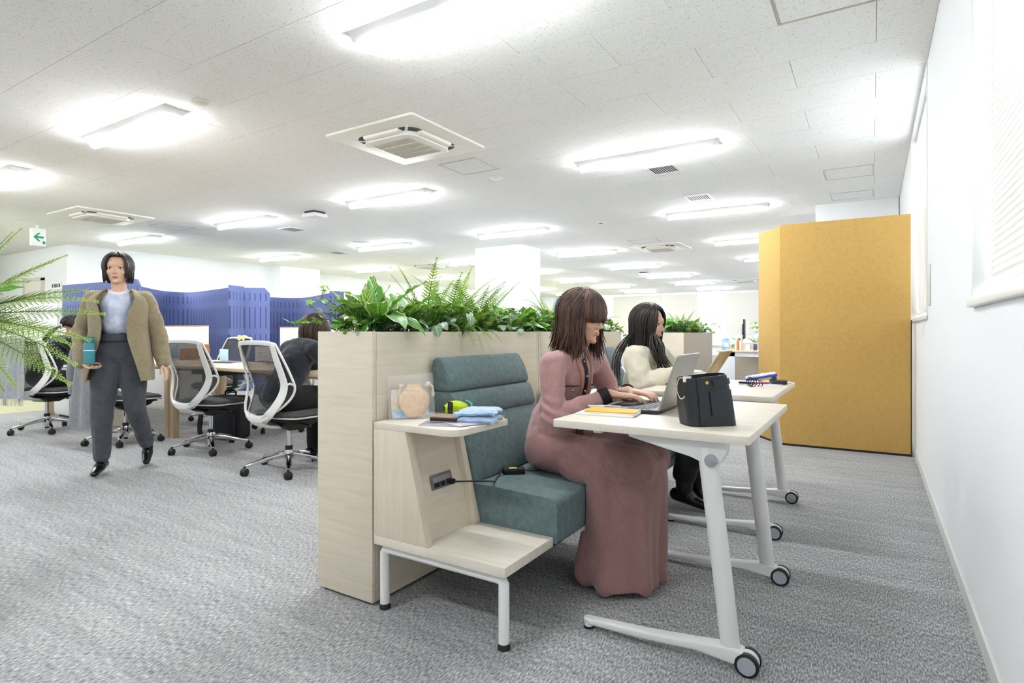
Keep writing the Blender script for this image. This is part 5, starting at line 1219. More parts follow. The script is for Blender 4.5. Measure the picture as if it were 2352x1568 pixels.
# -- plants on the far desks
for k, (x0, x1, y0, y1, lb) in enumerate(((-2.1, -.75, 10.55, 10.75, 'narrow planter trough behind the far desk'),)):
    planter(x0, x1, y0, y1, lb, WOOD, .80, WOOD)
    for q in range(5):
        xx = x0+.12+q*(x1-x0-.24)/4
        leafy(('hosta', 'fern')[q % 2], 'small %s plant in the trough behind the far desk, %s from the left' % (('broad leaf', 'fern')[q % 2], ORD[q]), xx, (y0+y1)/2, .767, 8, (HOS, FRN)[q % 2], (15, 75), (.8, 1.0), name=('leaf', 'frond')[q % 2], seed=70+q, rise=.04, stem=False)
pt = thing('money_tree', 'potted tree whose leaves show at the yellow partition edge', 'plant', (-1.165, 8.4, 0))
MB().lathe([(.13, 0), (.15, .02), (.17, .30), (.155, .30), (.15, .26), (0, .26)], n=20).build('pot', plain('pot_white', '#e8e8e6', .4), pt, world=False, smooth=True)
MB().tube(bez([(0, 0, .25), (.03, 0, .55), (-.02, .02, .85), (0, 0, 1.1)], 5), [.025]*6+[.02]*6+[.014]*4, 10).build('trunk', STEMB, pt, world=False, smooth=True)
PAL = leaf_mesh('leaf', .16, .05, P_LANCE, .8, .1, .001, LM['grass'])
for k in range(9):
    az = R(k*40+10); q = Vector((-.16*math.sin(az), .16*math.cos(az), .95+.06*(k % 4)))
    MB().tube([(0, 0, .9+.05*(k % 4)), q], .004, 5).build('stalk', STEM, pt, world=False)
    for j in range(5): place_leaf(pt, PAL, q, az+R(j*50-100), R(5), 0, .8)
# ================================================================ people
from mathutils.bvhtree import BVHTree
V = Vector
def p_cap(mb, p0, p1, r0, r1, flat=1.0, side=None, n=16, hemi=5):
    p0, p1 = V(p0), V(p1); ax = (p1-p0); L = ax.length; ax = ax.normalized() if L > 1e-7 else V((0,0,1))
    sd = V(side) if side is not None else ax.orthogonal(); sd = (sd-ax*sd.dot(ax)).normalized(); bt = ax.cross(sd); rings = []
    for k in range(hemi): a = R(-88+88*k/(hemi)); rings.append((p0+ax*r0*math.sin(a), r0*math.cos(a)))
    for k in range(7): t = k/6; rings.append((p0.lerp(p1, t), lerp(r0, r1, t)))
    for k in range(1, hemi+1): a = R(88*k/hemi); rings.append((p1+ax*r1*math.sin(a), r1*math.cos(a)))
    vs = [c+sd*(math.cos(2*math.pi*k/n)*r)+bt*(math.sin(2*math.pi*k/n)*r*flat) for c, r in rings for k in range(n)]
    m_ = len(rings); fs = [(i*n+k, i*n+(k+1) % n, (i+1)*n+(k+1) % n, (i+1)*n+k) for i in range(m_-1) for k in range(n)]
    fs += [list(range(n))[::-1], list(range((m_-1)*n, m_*n))]; mb.add(vs, fs)
def p_ell(mb, c, r, M=None, nu=20, nv=12):
    vs = []; M = M or Matrix.Identity(3); c = V(c)
    for j in range(nv+1):
        a = math.pi*(.02+.96*j/nv)
        for k in range(nu): b_ = 2*math.pi*k/nu; vs.append(c+M @ V((r[0]*math.sin(a)*math.cos(b_), r[1]*math.sin(a)*math.sin(b_), r[2]*math.cos(a))))
    fs = [(j*nu+k, (j+1)*nu+k, (j+1)*nu+(k+1) % nu, j*nu+(k+1) % nu) for j in range(nv) for k in range(nu)]
    fs += [list(range(nu)), list(range(nv*nu, (nv+1)*nu))[::-1]]; mb.add(vs, fs)
def p_chain(mb, pts, rs, flat=1.0, side=None):
    for a, b_, r0, r1 in zip(pts, pts[1:], rs, rs[1:]): p_cap(mb, a, b_, r0, r1, flat, side)
def blob(mb, voxel, it=4, fac=.5, deform=None):
    me = mb.mesh('tmp'); o = bpy.data.objects.new('tmp', me); col.objects.link(o)
    r_ = o.modifiers.new('r', 'REMESH'); r_.mode = 'VOXEL'; r_.voxel_size = voxel; r_.use_smooth_shade = True
    if it: s_ = o.modifiers.new('s', 'SMOOTH'); s_.factor = fac; s_.iterations = it
    dg = bpy.context.evaluated_depsgraph_get(); dg.update(); m2 = bpy.data.meshes.new_from_object(o.evaluated_get(dg))
    bpy.data.objects.remove(o); bpy.data.meshes.remove(me)
    if deform:
        nrm = [v.normal.copy() for v in m2.vertices]
        for v, n_ in zip(m2.vertices, nrm): v.co = deform(v.co.copy(), n_)
    for p in m2.polygons: p.use_smooth = True
    m2.update(); return m2
def put_mesh(name, me, mat_, par):
    off = world_loc(par); me.transform(Matrix.Translation(-off)); me.materials.clear(); me.materials.append(mat_); me.name = name; return link(name, me, par)
def bvh_of(o):
    off = world_loc(o); me = o.data
    return BVHTree.FromPolygons([v.co+off for v in me.vertices], [tuple(p.vertices) for p in me.polygons])
def frame(f, up=(0,0,1)):      # 3x3 with x = facing, z = up-ish
    f = V(f).normalized(); up = V(up); y = up.cross(f).normalized(); z = f.cross(y); return Matrix((f, y, z)).transposed()
SKIN = noisy('skin', '#dcae92', '#e6bda2', 30, .5, .03); SKIN.node_tree.nodes['Principled BSDF'].inputs['Subsurface Weight'].default_value = .08
SKIN.node_tree.nodes['Principled BSDF'].inputs['Subsurface Radius'].default_value = (.02, .008, .004)
def head_prims(mb, c, M, s=1.0, ears=True):
    c = V(c); P = lambda x, y, z: c+M @ V((x*s, y*s, z*s)); E = lambda x, y, z, r: p_ell(mb, P(x, y, z), tuple(q*s for q in r), M)
    E(-.012, 0, .028, (.090, .072, .080)); E(.020, 0, -.022, (.062, .059, .082)); E(.034, 0, -.074, (.040, .038, .030)); E(.008, 0, -.055, (.05, .052, .04))
    E(.058, 0, .030, (.028, .050, .022))
    p_cap(mb, P(.080, 0, .004), P(.0935, 0, -.026), .0065*s, .0095*s, n=10); E(.084, .010, -.030, (.009, .007, .006)); E(.084, -.010, -.030, (.009, .007, .006))
    E(.074, 0, -.0525, (.012, .021, .0055)); E(.073, 0, -.061, (.012, .018, .006)); E(.066, 0, -.088, (.014, .016, .012))
    for q in (-1, 1):
        E(.055, q*.034, -.022, (.022, .022, .022)); E(.069, q*.030, .017, (.010, .020, .006))
        if ears: E(-.004, q*.070, -.012, (.014, .009, .028))
def face_parts(par, c, M, s=1.0, lip='#b9695f', brow='#3a2a22'):
    c = V(c); P = lambda x, y, z: c+M @ V((x*s, y*s, z*s))
    off = world_loc(par)
    for q in (-1, 1):
        mb = MB(); p_ell(mb, P(.0665, q*.031, .004), (.0105*s, .0135*s, .0075*s), M, 14, 8); e = mb.build('eye', plain('eye_white', '#eeeae6', .2), par, smooth=True, sharp=180)
        mb = MB(); p_ell(mb, P(.0745, q*.031, .004), (.0032*s, .0058*s, .0058*s), M, 12, 8); mb.build('iris', plain('iris_dark', '#1f1512', .1), e, smooth=True, sharp=180)
        mb = MB(); mb.tube(bez([P(.076, q*.014, .027), P(.077, q*.03, .031), P(.066, q*.047, .026)], 4), [.0022*s]*5+[.0028*s]*2+[.0015*s]*2, 6, flat=.6); mb.build('eyebrow', plain('brow'+brow, brow, .8), par, smooth=True)
        mb = MB(); mb.tube(bez([P(.0765, q*.017, .006), P(.0785, q*.03, .0125), P(.069, q*.0455, .0075)], 4), .0013*s, 5); mb.build('eyelash', plain('lash', '#1c1412', .8), par, smooth=True)
    mb = MB(); p_ell(mb, P(.0805, 0, -.0525), (.006*s, .0185*s, .0040*s), M, 14, 8); p_ell(mb, P(.0795, 0, -.0605), (.006*s, .0155*s, .0045*s), M, 14, 8)
    mb.build('lips', plain('lip'+lip, lip, .4), par, smooth=True, sharp=180)
def hand_prims(mb, w, d, up, thumb, s=1.0, curl=.5, spread=1.0, tnail=None):
    # w wrist, d toward the fingers, up = back of the hand, thumb = +1 if thumb lies on side d x up ... side vector sign
    w = V(w); d = V(d).normalized(); up = V(up); up = (up-d*up.dot(d)).normalized(); sd = d.cross(up)*thumb
    pl = .080*s
    for q, r_ in ((-.022, .0125), (-.007, .0135), (.008, .0135), (.022, .0125)): p_cap(mb, w+d*.006*s+sd*q*.6*s, w+d*pl+sd*q*1.15*s, r_*s*.95, .0105*s, n=12)
    p_cap(mb, w-d*.03*s, w+d*.02*s, .0235*s, .024*s, .72, sd)
    for k, (q, l_) in enumerate(((.027, .068), (.009, .076), (-.009, .070), (-.026, .055))):
        a = w+d*pl+sd*q*s; dd = (d+sd*q*6*spread*.35).normalized(); pts = [a]; ang = curl*.35
        for seg, fr_ in enumerate((.44, .31, .25)):
            v_ = dd*math.cos(ang)-up*math.sin(ang); pts.append(pts[-1]+v_*l_*fr_*s); ang += curl
        p_chain(mb, pts, [.0092*s, .0084*s, .0076*s, .0064*s])
    a = w+d*.022*s+sd*.020*s; b_ = a+(d*.5+sd*.75-up*.25).normalized()*.036*s; c_ = b_+(d*.85+sd*.35-up*.3).normalized()*.028*s; e = c_+(d*.95+sd*.1-up*.35).normalized()*.022*s
    p_chain(mb, [a, b_, c_, e], [.0135*s, .0105*s, .0092*s, .0072*s])
def hair(par, c, M, n, length, mat_, s=1.0, bangs=.018, width=.0075, seed=0, vol=1.0, part=0, drift=.02, cap=True, face=52, name='hair', hang=None, curl=0.0):
    """strands that follow the skull and then fall; length(theta) = fall below the skull edge in metres"""
    r_ = random.Random(seed); mb = MB(); c = V(c); rx, ry, rz = .105*s*vol, .090*s*vol, .098*s*vol; o_ = V((-.012*s, 0, .022*s))
    def surf(th, ph, k=1.0): return c+M @ (o_+V((rx*math.sin(ph)*math.cos(th), ry*math.sin(ph)*math.sin(th), rz*math.cos(ph)))*k)
    if cap:
        def fn(u, v):
            th = 2*math.pi*u; fr = abs(((math.degrees(th)+180) % 360)-180); pf = 44 if bangs is None else 62; pe = pf if fr < face else lerp(pf, 118, min(1, (fr-face)/35)); return surf(th, R(pe*v), .965)
        mb.grid(fn, 32, 10)
    for i in range(n):
        th = R(r_.uniform(-180, 180)); fr = abs(math.degrees(th)); lay = r_.uniform(.97, 1.07); pts = []
        ph0 = R(r_.uniform(3, 40)); pm = 112+r_.uniform(-12, 6)
        th0 = th*.75+R(part)*.2
        isb = fr < face
        if isb: pe = math.degrees(math.acos(max(-1, min(1, (bangs*s-o_.z)/rz*1.0)))) + r_.uniform(-4, 5) if bangs is not None else 48
        else: pe = pm
        m_ = 8
        for k in range(m_+1):
            t_ = k/m_; ph = lerp(ph0, R(pe), t_); tt = lerp(th0, th, min(1, t_*1.6)); pts.append(surf(tt, ph, lay))
        L = 0 if isb else length(math.degrees(th))*r_.uniform(.85, 1.05)
        if L > 0:
            dirv = (pts[-1]-pts[-2]).normalized(); dn = V((0, 0, -1)) if hang is None else V(hang).normalized(); st = max(3, int(L/.025)); p = pts[-1]; dr = V((r_.uniform(-1, 1), r_.uniform(-1, 1), 0))*drift
            inw = (c-p); inw.z = 0
            for k in range(st):
                t_ = (k+1)/st; dv = (dirv*(1-min(1, t_*2.2))+dn*min(1, t_*2.2)+dr*t_+inw*curl*t_).normalized(); p = p+dv*L/st; pts.append(p)
        wd = width*s*r_.uniform(.7, 1.25); nn = len(pts)
        mb.tube(pts, [wd*(.75+.25*math.sin(math.pi*k/(nn-1)))*(1 if k < nn*.75 else max(.12, 1-(k-nn*.75)/(nn*.25)*.9)) for k in range(nn)], 5, flat=.42)
    return mb.build(name, mat_, par, smooth=True, sharp=180)
def hairmat(name, c1, c2):
    if name in MATS: return MATS[name]
    m, nt, b = base(name, c1, .42); n_ = node(nt, 'ShaderNodeTexNoise', i_Scale=60.0, i_Detail=2); nt.links.new(coords(nt, (1, 1, .08)), n_.inputs['Vector'])
    nt.links.new(ramp(nt, n_.outputs['Fac'], [(.35, c1), (.65, c2)]), b.inputs['Base Color']); MATS[name] = m; return m
H_BROWN = hairmat('brown_hair', '#3a271f', '#6b4a3a'); H_BLACK = hairmat('black_hair', '#16130f', '#332b28'); H_DARK = hairmat('dark_hair', '#1b1613', '#2f2723')
def body_prims(mb, J, s=1.0, feet=True):
    up = V((0,0,1)); f = (V(J['face']) if 'face' in J else V((1,0,0)))
    lat = (V(J['ls'])-V(J['rs'])).normalized()
    s0 = s; s = s*.80
    p_cap(mb, V(J['hip'])-lat*.05, V(J['hip'])+lat*.05, .105*s, .105*s, 1, up)
    p_cap(mb, V(J['hip']), V(J['chest']), .105*s, .112*s, .78, lat); p_cap(mb, V(J['chest']), V(J['neck'])-up*.04, .118*s, .075*s, .72, lat)
    p_cap(mb, V(J['neck'])-up*.03, V(J['head'])-up*.04, .046*s0, .045*s0)
    for q in 'rl':
        p_cap(mb, V(J['neck'])-up*.05, J[q+'s'], .055*s, .048*s); p_chain(mb, [V(J[q+'s']), V(J[q+'e']), V(J[q+'w'])], [.045*s, .036*s, .0265*s])
        p_chain(mb, [V(J[q+'h']), V(J[q+'k'])], [.085*s, .058*s]); p_chain(mb, [V(J[q+'k']), V(J[q+'k']).lerp(V(J[q+'a']), .35), V(J[q+'a'])], [.056*s, .052*s, .034*s])
        if feet: p_cap(mb, V(J[q+'a'])-up*.025, V(J[q+'a']).lerp(V(J[q+'t']), .4), .025*s, .018*s)
def folds(amp, sx, sy, sz, seed=0.0):
    def d_(co, n_): return co+n_*(amp*(noise.noise((co.x*sx+seed, co.y*sy, co.z*sz))+.5*noise.noise((co.x*sx*2.3, co.y*sy*2.3+seed, co.z*sz*2.3))))
    return d_
def shoe(name, par, a, t, mat_, s=1.0, h=.05, boot=0):
    a, t = V(a), V(t); mb = MB(); d_ = (t-a); d_.z = 0; d_ = d_.normalized(); g_ = min(a.z, t.z)
    heel = a-d_*.045*s; heel.z = a.z-.035; toe = V((t.x, t.y, t.z)); 
    p_cap(mb, heel+V((0,0,.012)), heel.lerp(toe, .45)+V((0,0,.016)), .036*s, .038*s, 1, d_.cross(V((0,0,1)))); p_cap(mb, heel.lerp(toe, .45)+V((0,0,.010)), toe, .040*s, .026*s, .8, d_.cross(V((0,0,1))))
    if boot: p_cap(mb, a-V((0,0,.01)), a+V((0,0,boot)), .044*s, .050*s)
    zmin = min(heel.z, toe.z)-.024
    me = blob(mb, .006, 4); 
    for v_ in me.vertices: v_.co.z = max(v_.co.z, max(.004, zmin))
    return put_mesh(name, me, mat_, par)
# ---------------------------------------------------------------- woman in pink
PK = thing('person', 'seated woman in a dusty pink knit suit typing on a laptop', 'person', (-1.1, 2.24, 0))
c1 = V((-1.035, 2.225, 1.058)); Mh = frame((1, -.12, -.16))
J = dict(hip=(-1.185, 2.24, .515), chest=(-1.125, 2.235, .745), neck=(-1.075, 2.232, .918), head=c1, rs=(-1.105, 2.085, .862), ls=(-1.045, 2.378, .862), re=(-1.065, 2.035, .660), le=(-.985, 2.47, .672), rw=(-.888, 2.165, .750), lw=(-.872, 2.325, .750),
         rh=(-1.16, 2.165, .50), lh=(-1.16, 2.315, .50), rk=(-.775, 2.15, .475), lk=(-.765, 2.325, .475), ra=(-.90, 2.16, .075), la=(-.89, 2.31, .075), rt=(-.79, 2.16, .03), lt=(-.78, 2.31, .03))
mb = MB(); body_prims(mb, J); head_prims(mb, c1, Mh)
hand_prims(mb, J['rw'], (.93, .32, -.06), (0, 0, 1), -1, .95, .33); hand_prims(mb, J['lw'], (.97, -.18, -.04), (0, 0, 1), 1, .95, .36)
put_mesh('body', blob(mb, .0036, 3, .5), SKIN, PK)
face_parts(PK, c1, Mh, brow='#5a3a2c')
PINK = fabric('dusty_pink_knit', '#ab7f7e', '#c09896', 420, .95, .35, .35)
mb = MB(); lat = (V(J['ls'])-V(J['rs'])).normalized()
p_cap(mb, (-1.165, 2.24, .565), (-1.13, 2.237, .70), .122, .112, .84, lat); p_cap(mb, (-1.13, 2.237, .70), (-1.105, 2.235, .80), .112, .124, .80, lat); p_cap(mb, (-1.105, 2.235, .80), (-1.085, 2.233, .865), .122, .080, .78, lat)
p_cap(mb, (-1.180, 2.24, .530), (-1.168, 2.24, .60), .127, .122, .92, lat)
torso_me = blob(mb, .008, 7)
for q, e_ in (('r', (-1.07, 2.03, .655)), ('l', (-.985, 2.475, .668))):
    sh = V(J[q+'s']); e_ = V(e_); w_ = V(J[q+'w'])
    p_cap(mb, (-1.085, 2.233, .868), sh+V((0, 0, .004)), .062, .054); p_chain(mb, [sh, sh.lerp(e_, .5), e_], [.054, .049, .044]); p_chain(mb, [e_, e_.lerp(w_, .5)+V((0, 0, .004)), e_.lerp(w_, .84)], [.043, .037, .031])
def pink_fold(co, n_):
    a = .0045*noise.noise((co.x*9, co.y*9, co.z*13))+.003*noise.noise((co.x*24, co.y*20, co.z*34))
    for q in ('r', 'l'):
        e_ = V(J[q+'e']); d_ = (co-e_).length
        if d_ < .14: a += .0065*(1-d_/.14)*math.sin(co.z*150+co.x*60+noise.noise(co*10)*2)
    if co.z < .60: a += .005*math.sin(math.atan2(co.y-2.24, co.x+1.165)*9)*max(0, (.60-co.z)/.1)
    return co+n_*a
jk = put_mesh('jacket', blob(mb, .0055, 7, .5, pink_fold), PINK, PK); jb = BVHTree.FromPolygons([v_.co.copy() for v_ in torso_me.vertices], [tuple(p_.vertices) for p_ in torso_me.polygons])
BLKT = plain('black_trim', '#17151a', .7); GOLD = plain('gold_button', '#d9b25c', .25, .9)
TF = V((.955, -.295, 0)).normalized(); TS = V((.295, .955, 0)).normalized()       # jacket front, and its left
def front(lat_, z):                                                          # a point on the jacket front
    o_ = V((-1.10, 2.235, z))+TS*lat_+TF*.4; h = jb.ray_cast(o_, -TF)
    return (h[0], h[1]) if h[0] is not None else (V((-1.0, 2.235, z))+TS*lat_, TF)
def strip(name, pts, w_, mat_, par, lift=.0018, t_=.0018):
    P = []; 
    for lt, z in pts:
        p, n_ = front(lt, z); P.append((p+TF*(lift+.002), n_))
    mb = MB(); mb.band([p for p, n_ in P], [TS if abs(P[0][0].z-P[-1][0].z) > .02 else V((0,0,1)) for p in P], w_, t_); return mb.build(name, mat_, par, smooth=True)
pl_ = strip('placket', [(0, .885-.02*k) for k in range(16)], .020, BLKT, PK)
for k in range(5):
    p, n_ = front(0, .875-.062*k); mb = MB(); p_ell(mb, p+TF*.005, (.004, .0062, .0062), frame(TF), 12, 8); mb.build('button', GOLD, pl_, smooth=True, sharp=180)
for lt in (-.070, .066):
    fl = MB(); fl.grid(lambda u, v: front(lt+(u-.5)*.056, .775-.022*v)[0]+TF*.003, 6, 3, thick=-.003); f_ = fl.build('pocket_flap', PINK, PK, smooth=True)
    strip('pocket_trim', [(lt-.028+.056*k/6, .776) for k in range(7)], .0045, BLKT, f_, .0055)
    p, n_ = front(lt+.008, .757); mb = MB(); p_ell(mb, p+TF*.004, (.004, .0055, .0055), frame(TF), 12, 8); mb.build('button', GOLD, f_, smooth=True, sharp=180)
for q in 'rl':
    e_, w_ = V(J[q+'e']), V(J[q+'w']); MB().tube([e_.lerp(w_, .82), e_.lerp(w_, .98)], [.0345, .033], 18).build('cuff', BLKT, PK, smooth=True)
MB().lathe([(.052, -.035), (.050, -.01), (.049, .022), (.047, .034), (.044, .036)], (-1.068, 2.231, .925), 22, M=None).build('turtleneck', fabric('grey_rib', '#a9a9b2', '#c2c2ca', 300), PK, smooth=True)
STRAP = plain('brown_leather_strap', '#a8694a', .5)
for s_ in (-1, 1): strip('lanyard', [(s_*.045, .905), (s_*.042, .87), (s_*.034, .82), (s_*.026, .76), (s_*.018, .70), (s_*.010, .65), (s_*.006, .60)], .0085, STRAP, PK, .006, .0015)
p, n_ = front(0, .585); MB().prism(rrect(-.022, -.07, .022, 0, .004, 2), 0, .006, M=Matrix.Translation(p+TF*.012) @ frame(TF).to_4x4() @ Matrix.Rotation(R(90), 4, 'Y') @ Matrix.Rotation(R(90), 4, 'Z')).build('badge_case', plain('burgundy_leather', '#5a2f2c', .5), PK, bevel=.001)
hm = MB()
for (x, y, z, x2, y2, z2) in ((-1.035, 2.20, .565, -1.005, 2.19, .50), (-1.03, 2.225, .56, -.985, 2.235, .505)): hm.band([(x, y, z), (x2, y2, z2)], (0, 1, 0), .016, .003)
hm.build('hem_trim', BLKT, PK)
# skirt
m, nt, b = base('ribbed_pink_skirt', '#9a666a', .95); b.inputs['Sheen Weight'].default_value = .3
uvn = coords(nt, (1, 1, 1)); wv = node(nt, 'ShaderNodeTexWave', wave_type='BANDS', bands_direction='DIAGONAL', i_Scale=95.0, i_Distortion=1.5); nt.links.new(uvn, wv.inputs['Vector']); wv.inputs['Detail'].default_value = 1
nt.links.new(ramp(nt, wv.outputs['Fac'], [(.1, '#8a6160'), (.7, '#a87d7a')]), b.inputs['Base Color']); bump(nt, b, wv.outputs['Fac'], .5, .0025); RIB = m
mb = MB()
p_cap(mb, (-1.185, 2.175, .500), (-1.185, 2.305, .500), .094, .094); p_cap(mb, (-1.175, 2.24, .50), (-1.165, 2.24, .56), .118, .112, .86, (0, 1, 0))
for y0, y1 in ((2.165, 2.145), (2.315, 2.33)): p_cap(mb, (-1.16, y0, .497), (-.775, y1, .478), .090, .082)
p_cap(mb, (-.95, 2.24, .50), (-.79, 2.24, .48), .08, .075)
N = 40; secs = [(.50, -.80, 2.24, .105, .165), (.40, -.80, 2.24, .118, .172), (.25, -.815, 2.23, .130, .178), (.10, -.835, 2.215, .148, .188), (.022, -.845, 2.205, .158, .196)]
vs = []
for z, cx, cy, a_, b_ in secs:
    for k in range(N): t_ = 2*math.pi*k/N; vs.append((cx+a_*math.cos(t_), cy+b_*math.sin(t_), z))
fs = [(i*N+k, i*N+(k+1) % N, (i+1)*N+(k+1) % N, (i+1)*N+k) for i in range(len(secs)-1) for k in range(N)] + [list(range(N))[::-1], list(range((len(secs)-1)*N, len(secs)*N))]
mb.add(vs, fs)
p_chain(mb, [V((-1.02, 2.09, .455)), V((-.915, 2.085, .43)), V((-.900, 2.075, .30)), V((-.925, 2.06, .07))], [.05, .055, .058, .066], .7, (1, 0, 0))
def skirt_f(co, n_):
    a = 0
    if co.z < .46:
        t_ = math.atan2(co.y-2.22, co.x+.82); k = min(1, (.46-co.z)/.3); a += k*(.011*math.sin(t_*7+1.0+2*noise.noise((t_*1.3, co.z*2, 0)))+.006*math.sin(t_*13))
    a += .006*noise.noise((co.x*8, co.y*8, co.z*5)) + (.005*math.sin(co.x*38+co.y*70) if co.z > .44 and co.y < 2.12 else 0)
    q = co+n_*a; q.z = max(q.z, .004); 
    if q.z < .435 and q.x < -.955+.02: q.x = max(q.x, -.945+.004*math.sin(q.y*80)) if q.x > -1.0 and q.z > .22 else q.x
    return q
sk = put_mesh('skirt', blob(mb, .007, 8, .5, skirt_f), RIB, PK)
for q in 'rl': shoe('shoe', PK, J[q+'a'], J[q+'t'], BLACKG, .95)
hair(PK, c1, Mh, 1250, lambda th: .09+.085*((th*7.31) % 1), H_BROWN, 1.0, -.002, .0042, 3, 1.02, drift=.28, face=50, curl=-1.2)
# ---------------------------------------------------------------- woman in the cream sweater
CW = thing('person', 'seated woman with long black hair in a cream sweater behind the woman in pink', 'person', (-1.1, 3.38, 0))
c2 = V((-1.135, 3.375, 1.045)); Mh2 = frame((1, -.10, -.14))
J = dict(hip=(-1.20, 3.38, .515), chest=(-1.16, 3.38, .74), neck=(-1.145, 3.378, .905), head=c2, rs=(-1.165, 3.225, .85), ls=(-1.12, 3.53, .85), re=(-1.10, 3.17, .775), le=(-1.04, 3.60, .775), rw=(-.91, 3.25, .752), lw=(-.90, 3.47, .752),
         rh=(-1.17, 3.305, .50), lh=(-1.17, 3.455, .50), rk=(-.81, 3.29, .48), lk=(-.80, 3.44, .48), ra=(-.90, 3.29, .10), la=(-.87, 3.43, .10), rt=(-.775, 3.285, .03), lt=(-.75, 3.44, .03))
J['re'] = (-1.11, 3.18, .70); J['le'] = (-1.05, 3.60, .70); J['rw'] = (-.925, 3.26, .765); J['lw'] = (-.915, 3.46, .765)
mb = MB(); body_prims(mb, J); head_prims(mb, c2, Mh2)
hand_prims(mb, J['rw'], (.95, .25, -.12), (0, 0, 1), -1, .95, .35); hand_prims(mb, J['lw'], (.96, -.2, -.12), (0, 0, 1), 1, .95, .35)
put_mesh('body', blob(mb, .0042, 3), SKIN, CW); face_parts(CW, c2, Mh2, brow='#241a16')
CREAM = fabric('cream_fleece', '#cfc6b0', '#e4dcc9', 300, 1, .35, .4)
mb = MB(); lat = (0, 1, 0)
p_cap(mb, (-1.19, 3.38, .545), (-1.17, 3.38, .70), .150, .142, .86, lat); p_cap(mb, (-1.17, 3.38, .70), (-1.155, 3.38, .82), .142, .130, .82, lat); p_cap(mb, (-1.155, 3.38, .82), (-1.148, 3.38, .875), .115, .07, .8, lat)
for q in 'rl':
    sh, e_, w_ = V(J[q+'s']), V(J[q+'e']), V(J[q+'w']); p_cap(mb, (-1.15, 3.378, .86), sh, .068, .068); p_chain(mb, [sh, sh.lerp(e_, .5), e_], [.070, .070, .066]); p_chain(mb, [e_, e_.lerp(w_, .6)+V((0,0,.005)), e_.lerp(w_, .97)], [.064, .055, .036])
put_mesh('sweater', blob(mb, .007, 8, .5, folds(.011, 9, 9, 12, 3.1)), CREAM, CW)
MB().lathe([(.066, -.02), (.068, 0), (.062, .02), (.056, .024)], (-1.142, 3.378, .893), 22).build('neckband', CREAM, CW, smooth=True)
BLKC = fabric('black_trousers', '#0e0e10', '#1c1c20', 250, .95, .2, .1)
mb = MB(); p_cap(mb, (-1.20, 3.31, .515), (-1.20, 3.45, .515), .115, .115)
for q in 'rl': p_chain(mb, [V(J[q+'h']), V(J[q+'k'])], [.095, .076]); p_chain(mb, [V(J[q+'k']), V(J[q+'a'])+V((0, 0, .10))], [.076, .066])
put_mesh('trousers', blob(mb, .008, 6, .5, folds(.006, 10, 10, 14, 1)), BLKC, CW)
for q in 'rl': shoe('boot', CW, J[q+'a'], J[q+'t'], BLACKG, 1.05, boot=.09)
hair(CW, c2, Mh2, 950, lambda th: .27 if abs(th) > 75 else .30, H_BLACK, 1.0, None, .0050, 7, 1.03, drift=.10, face=38)
mb = MB(); r_ = random.Random(3)
for k in range(34):    # locks over the near shoulder and down the front
    x0, y0 = -1.10+.075*r_.random(), 3.29+r_.uniform(-.01, .05); pts = [(-1.09, 3.31, 1.0), (x0, y0-.01, .93), (x0+.04*r_.random(), y0-.02, .86), (x0+.05+r_.uniform(-.02, .02), y0+r_.uniform(-.03, .02), .78+r_.uniform(-.02, .03))]
    mb.tube(bez(pts, 5), [.006]*8+[.005]*5+[.003]*2+[.001], 5, flat=.5)
for k in range(16):
    x0 = -1.245+r_.uniform(-.02, .015); y0 = 3.26+r_.uniform(-.03, .03); mb.tube(bez([(-1.20, 3.33, 1.02), (x0, y0, .93), (x0-.03, y0-.04, .83), (x0-.02, y0-.06, .70+r_.uniform(-.04, .05))], 5), [.004]*8+[.003]*6+[.001]*2, 5, flat=.5)
mb.build('long_locks', H_BLACK, CW, smooth=True, sharp=180)
# ---------------------------------------------------------------- walking woman
WP = V((-4.535, 2.018, 0)); WA = YAW+R(20)
WK = thing('person', 'walking woman in an olive beige blazer carrying a teal bottle', 'person', tuple(WP))
MW = Matrix.Rotation(WA, 3, 'Z')
def Wl(x, y, z): return WP + MW @ V((x, y, z))
cw = Wl(-.005, -.035, 1.437); fW = MW @ V((.04, -1, -.03)); MhW = frame(fW)
J = dict(hip=Wl(0, 0, .84), chest=Wl(0, -.02, 1.10), neck=Wl(0, -.01, 1.285), head=cw, ls=Wl(.150, 0, 1.235), rs=Wl(-.150, 0, 1.235), re=Wl(-.245, .05, 1.0), rw=Wl(-.200, -.10, .790), le=Wl(.225, .06, .985), lw=Wl(.265, .01, .775),
         rh=Wl(-.075, 0, .80), lh=Wl(.075, .0, .80), rk=Wl(-.098, -.03, .45), ra=Wl(-.112, .0, .085), rt=Wl(-.115, -.14, .03), lk=Wl(.095, .0, .45), la=Wl(.125, .20, .15), lt=Wl(.14, .10, .045))
mb = MB(); body_prims(mb, J); head_prims(mb, cw, MhW)
hand_prims(mb, J['rw'], MW @ V((.62, -.35, -.32)), MW @ V((.2, -.1, -1)), 1, .95, .5); hand_prims(mb, J['lw'], MW @ V((.28, -.1, -1)), MW @ V((1, 0, .2)), 1, .95, .3)
put_mesh('body', blob(mb, .0045, 3), SKIN, WK); face_parts(WK, cw, MhW, brow='#221a18')
GPANT = fabric('slate_grey_suiting', '#3d4047', '#54575f', 260, .95, .2, .15)
mb = MB(); p_cap(mb, Wl(-.05, .005, .86), Wl(.05, .005, .86), .112, .112, .9, (0, 0, 1)); p_cap(mb, Wl(0, 0, .86), Wl(0, -.005, .93), .115, .108, .84, MW @ V((1, 0, 0)))
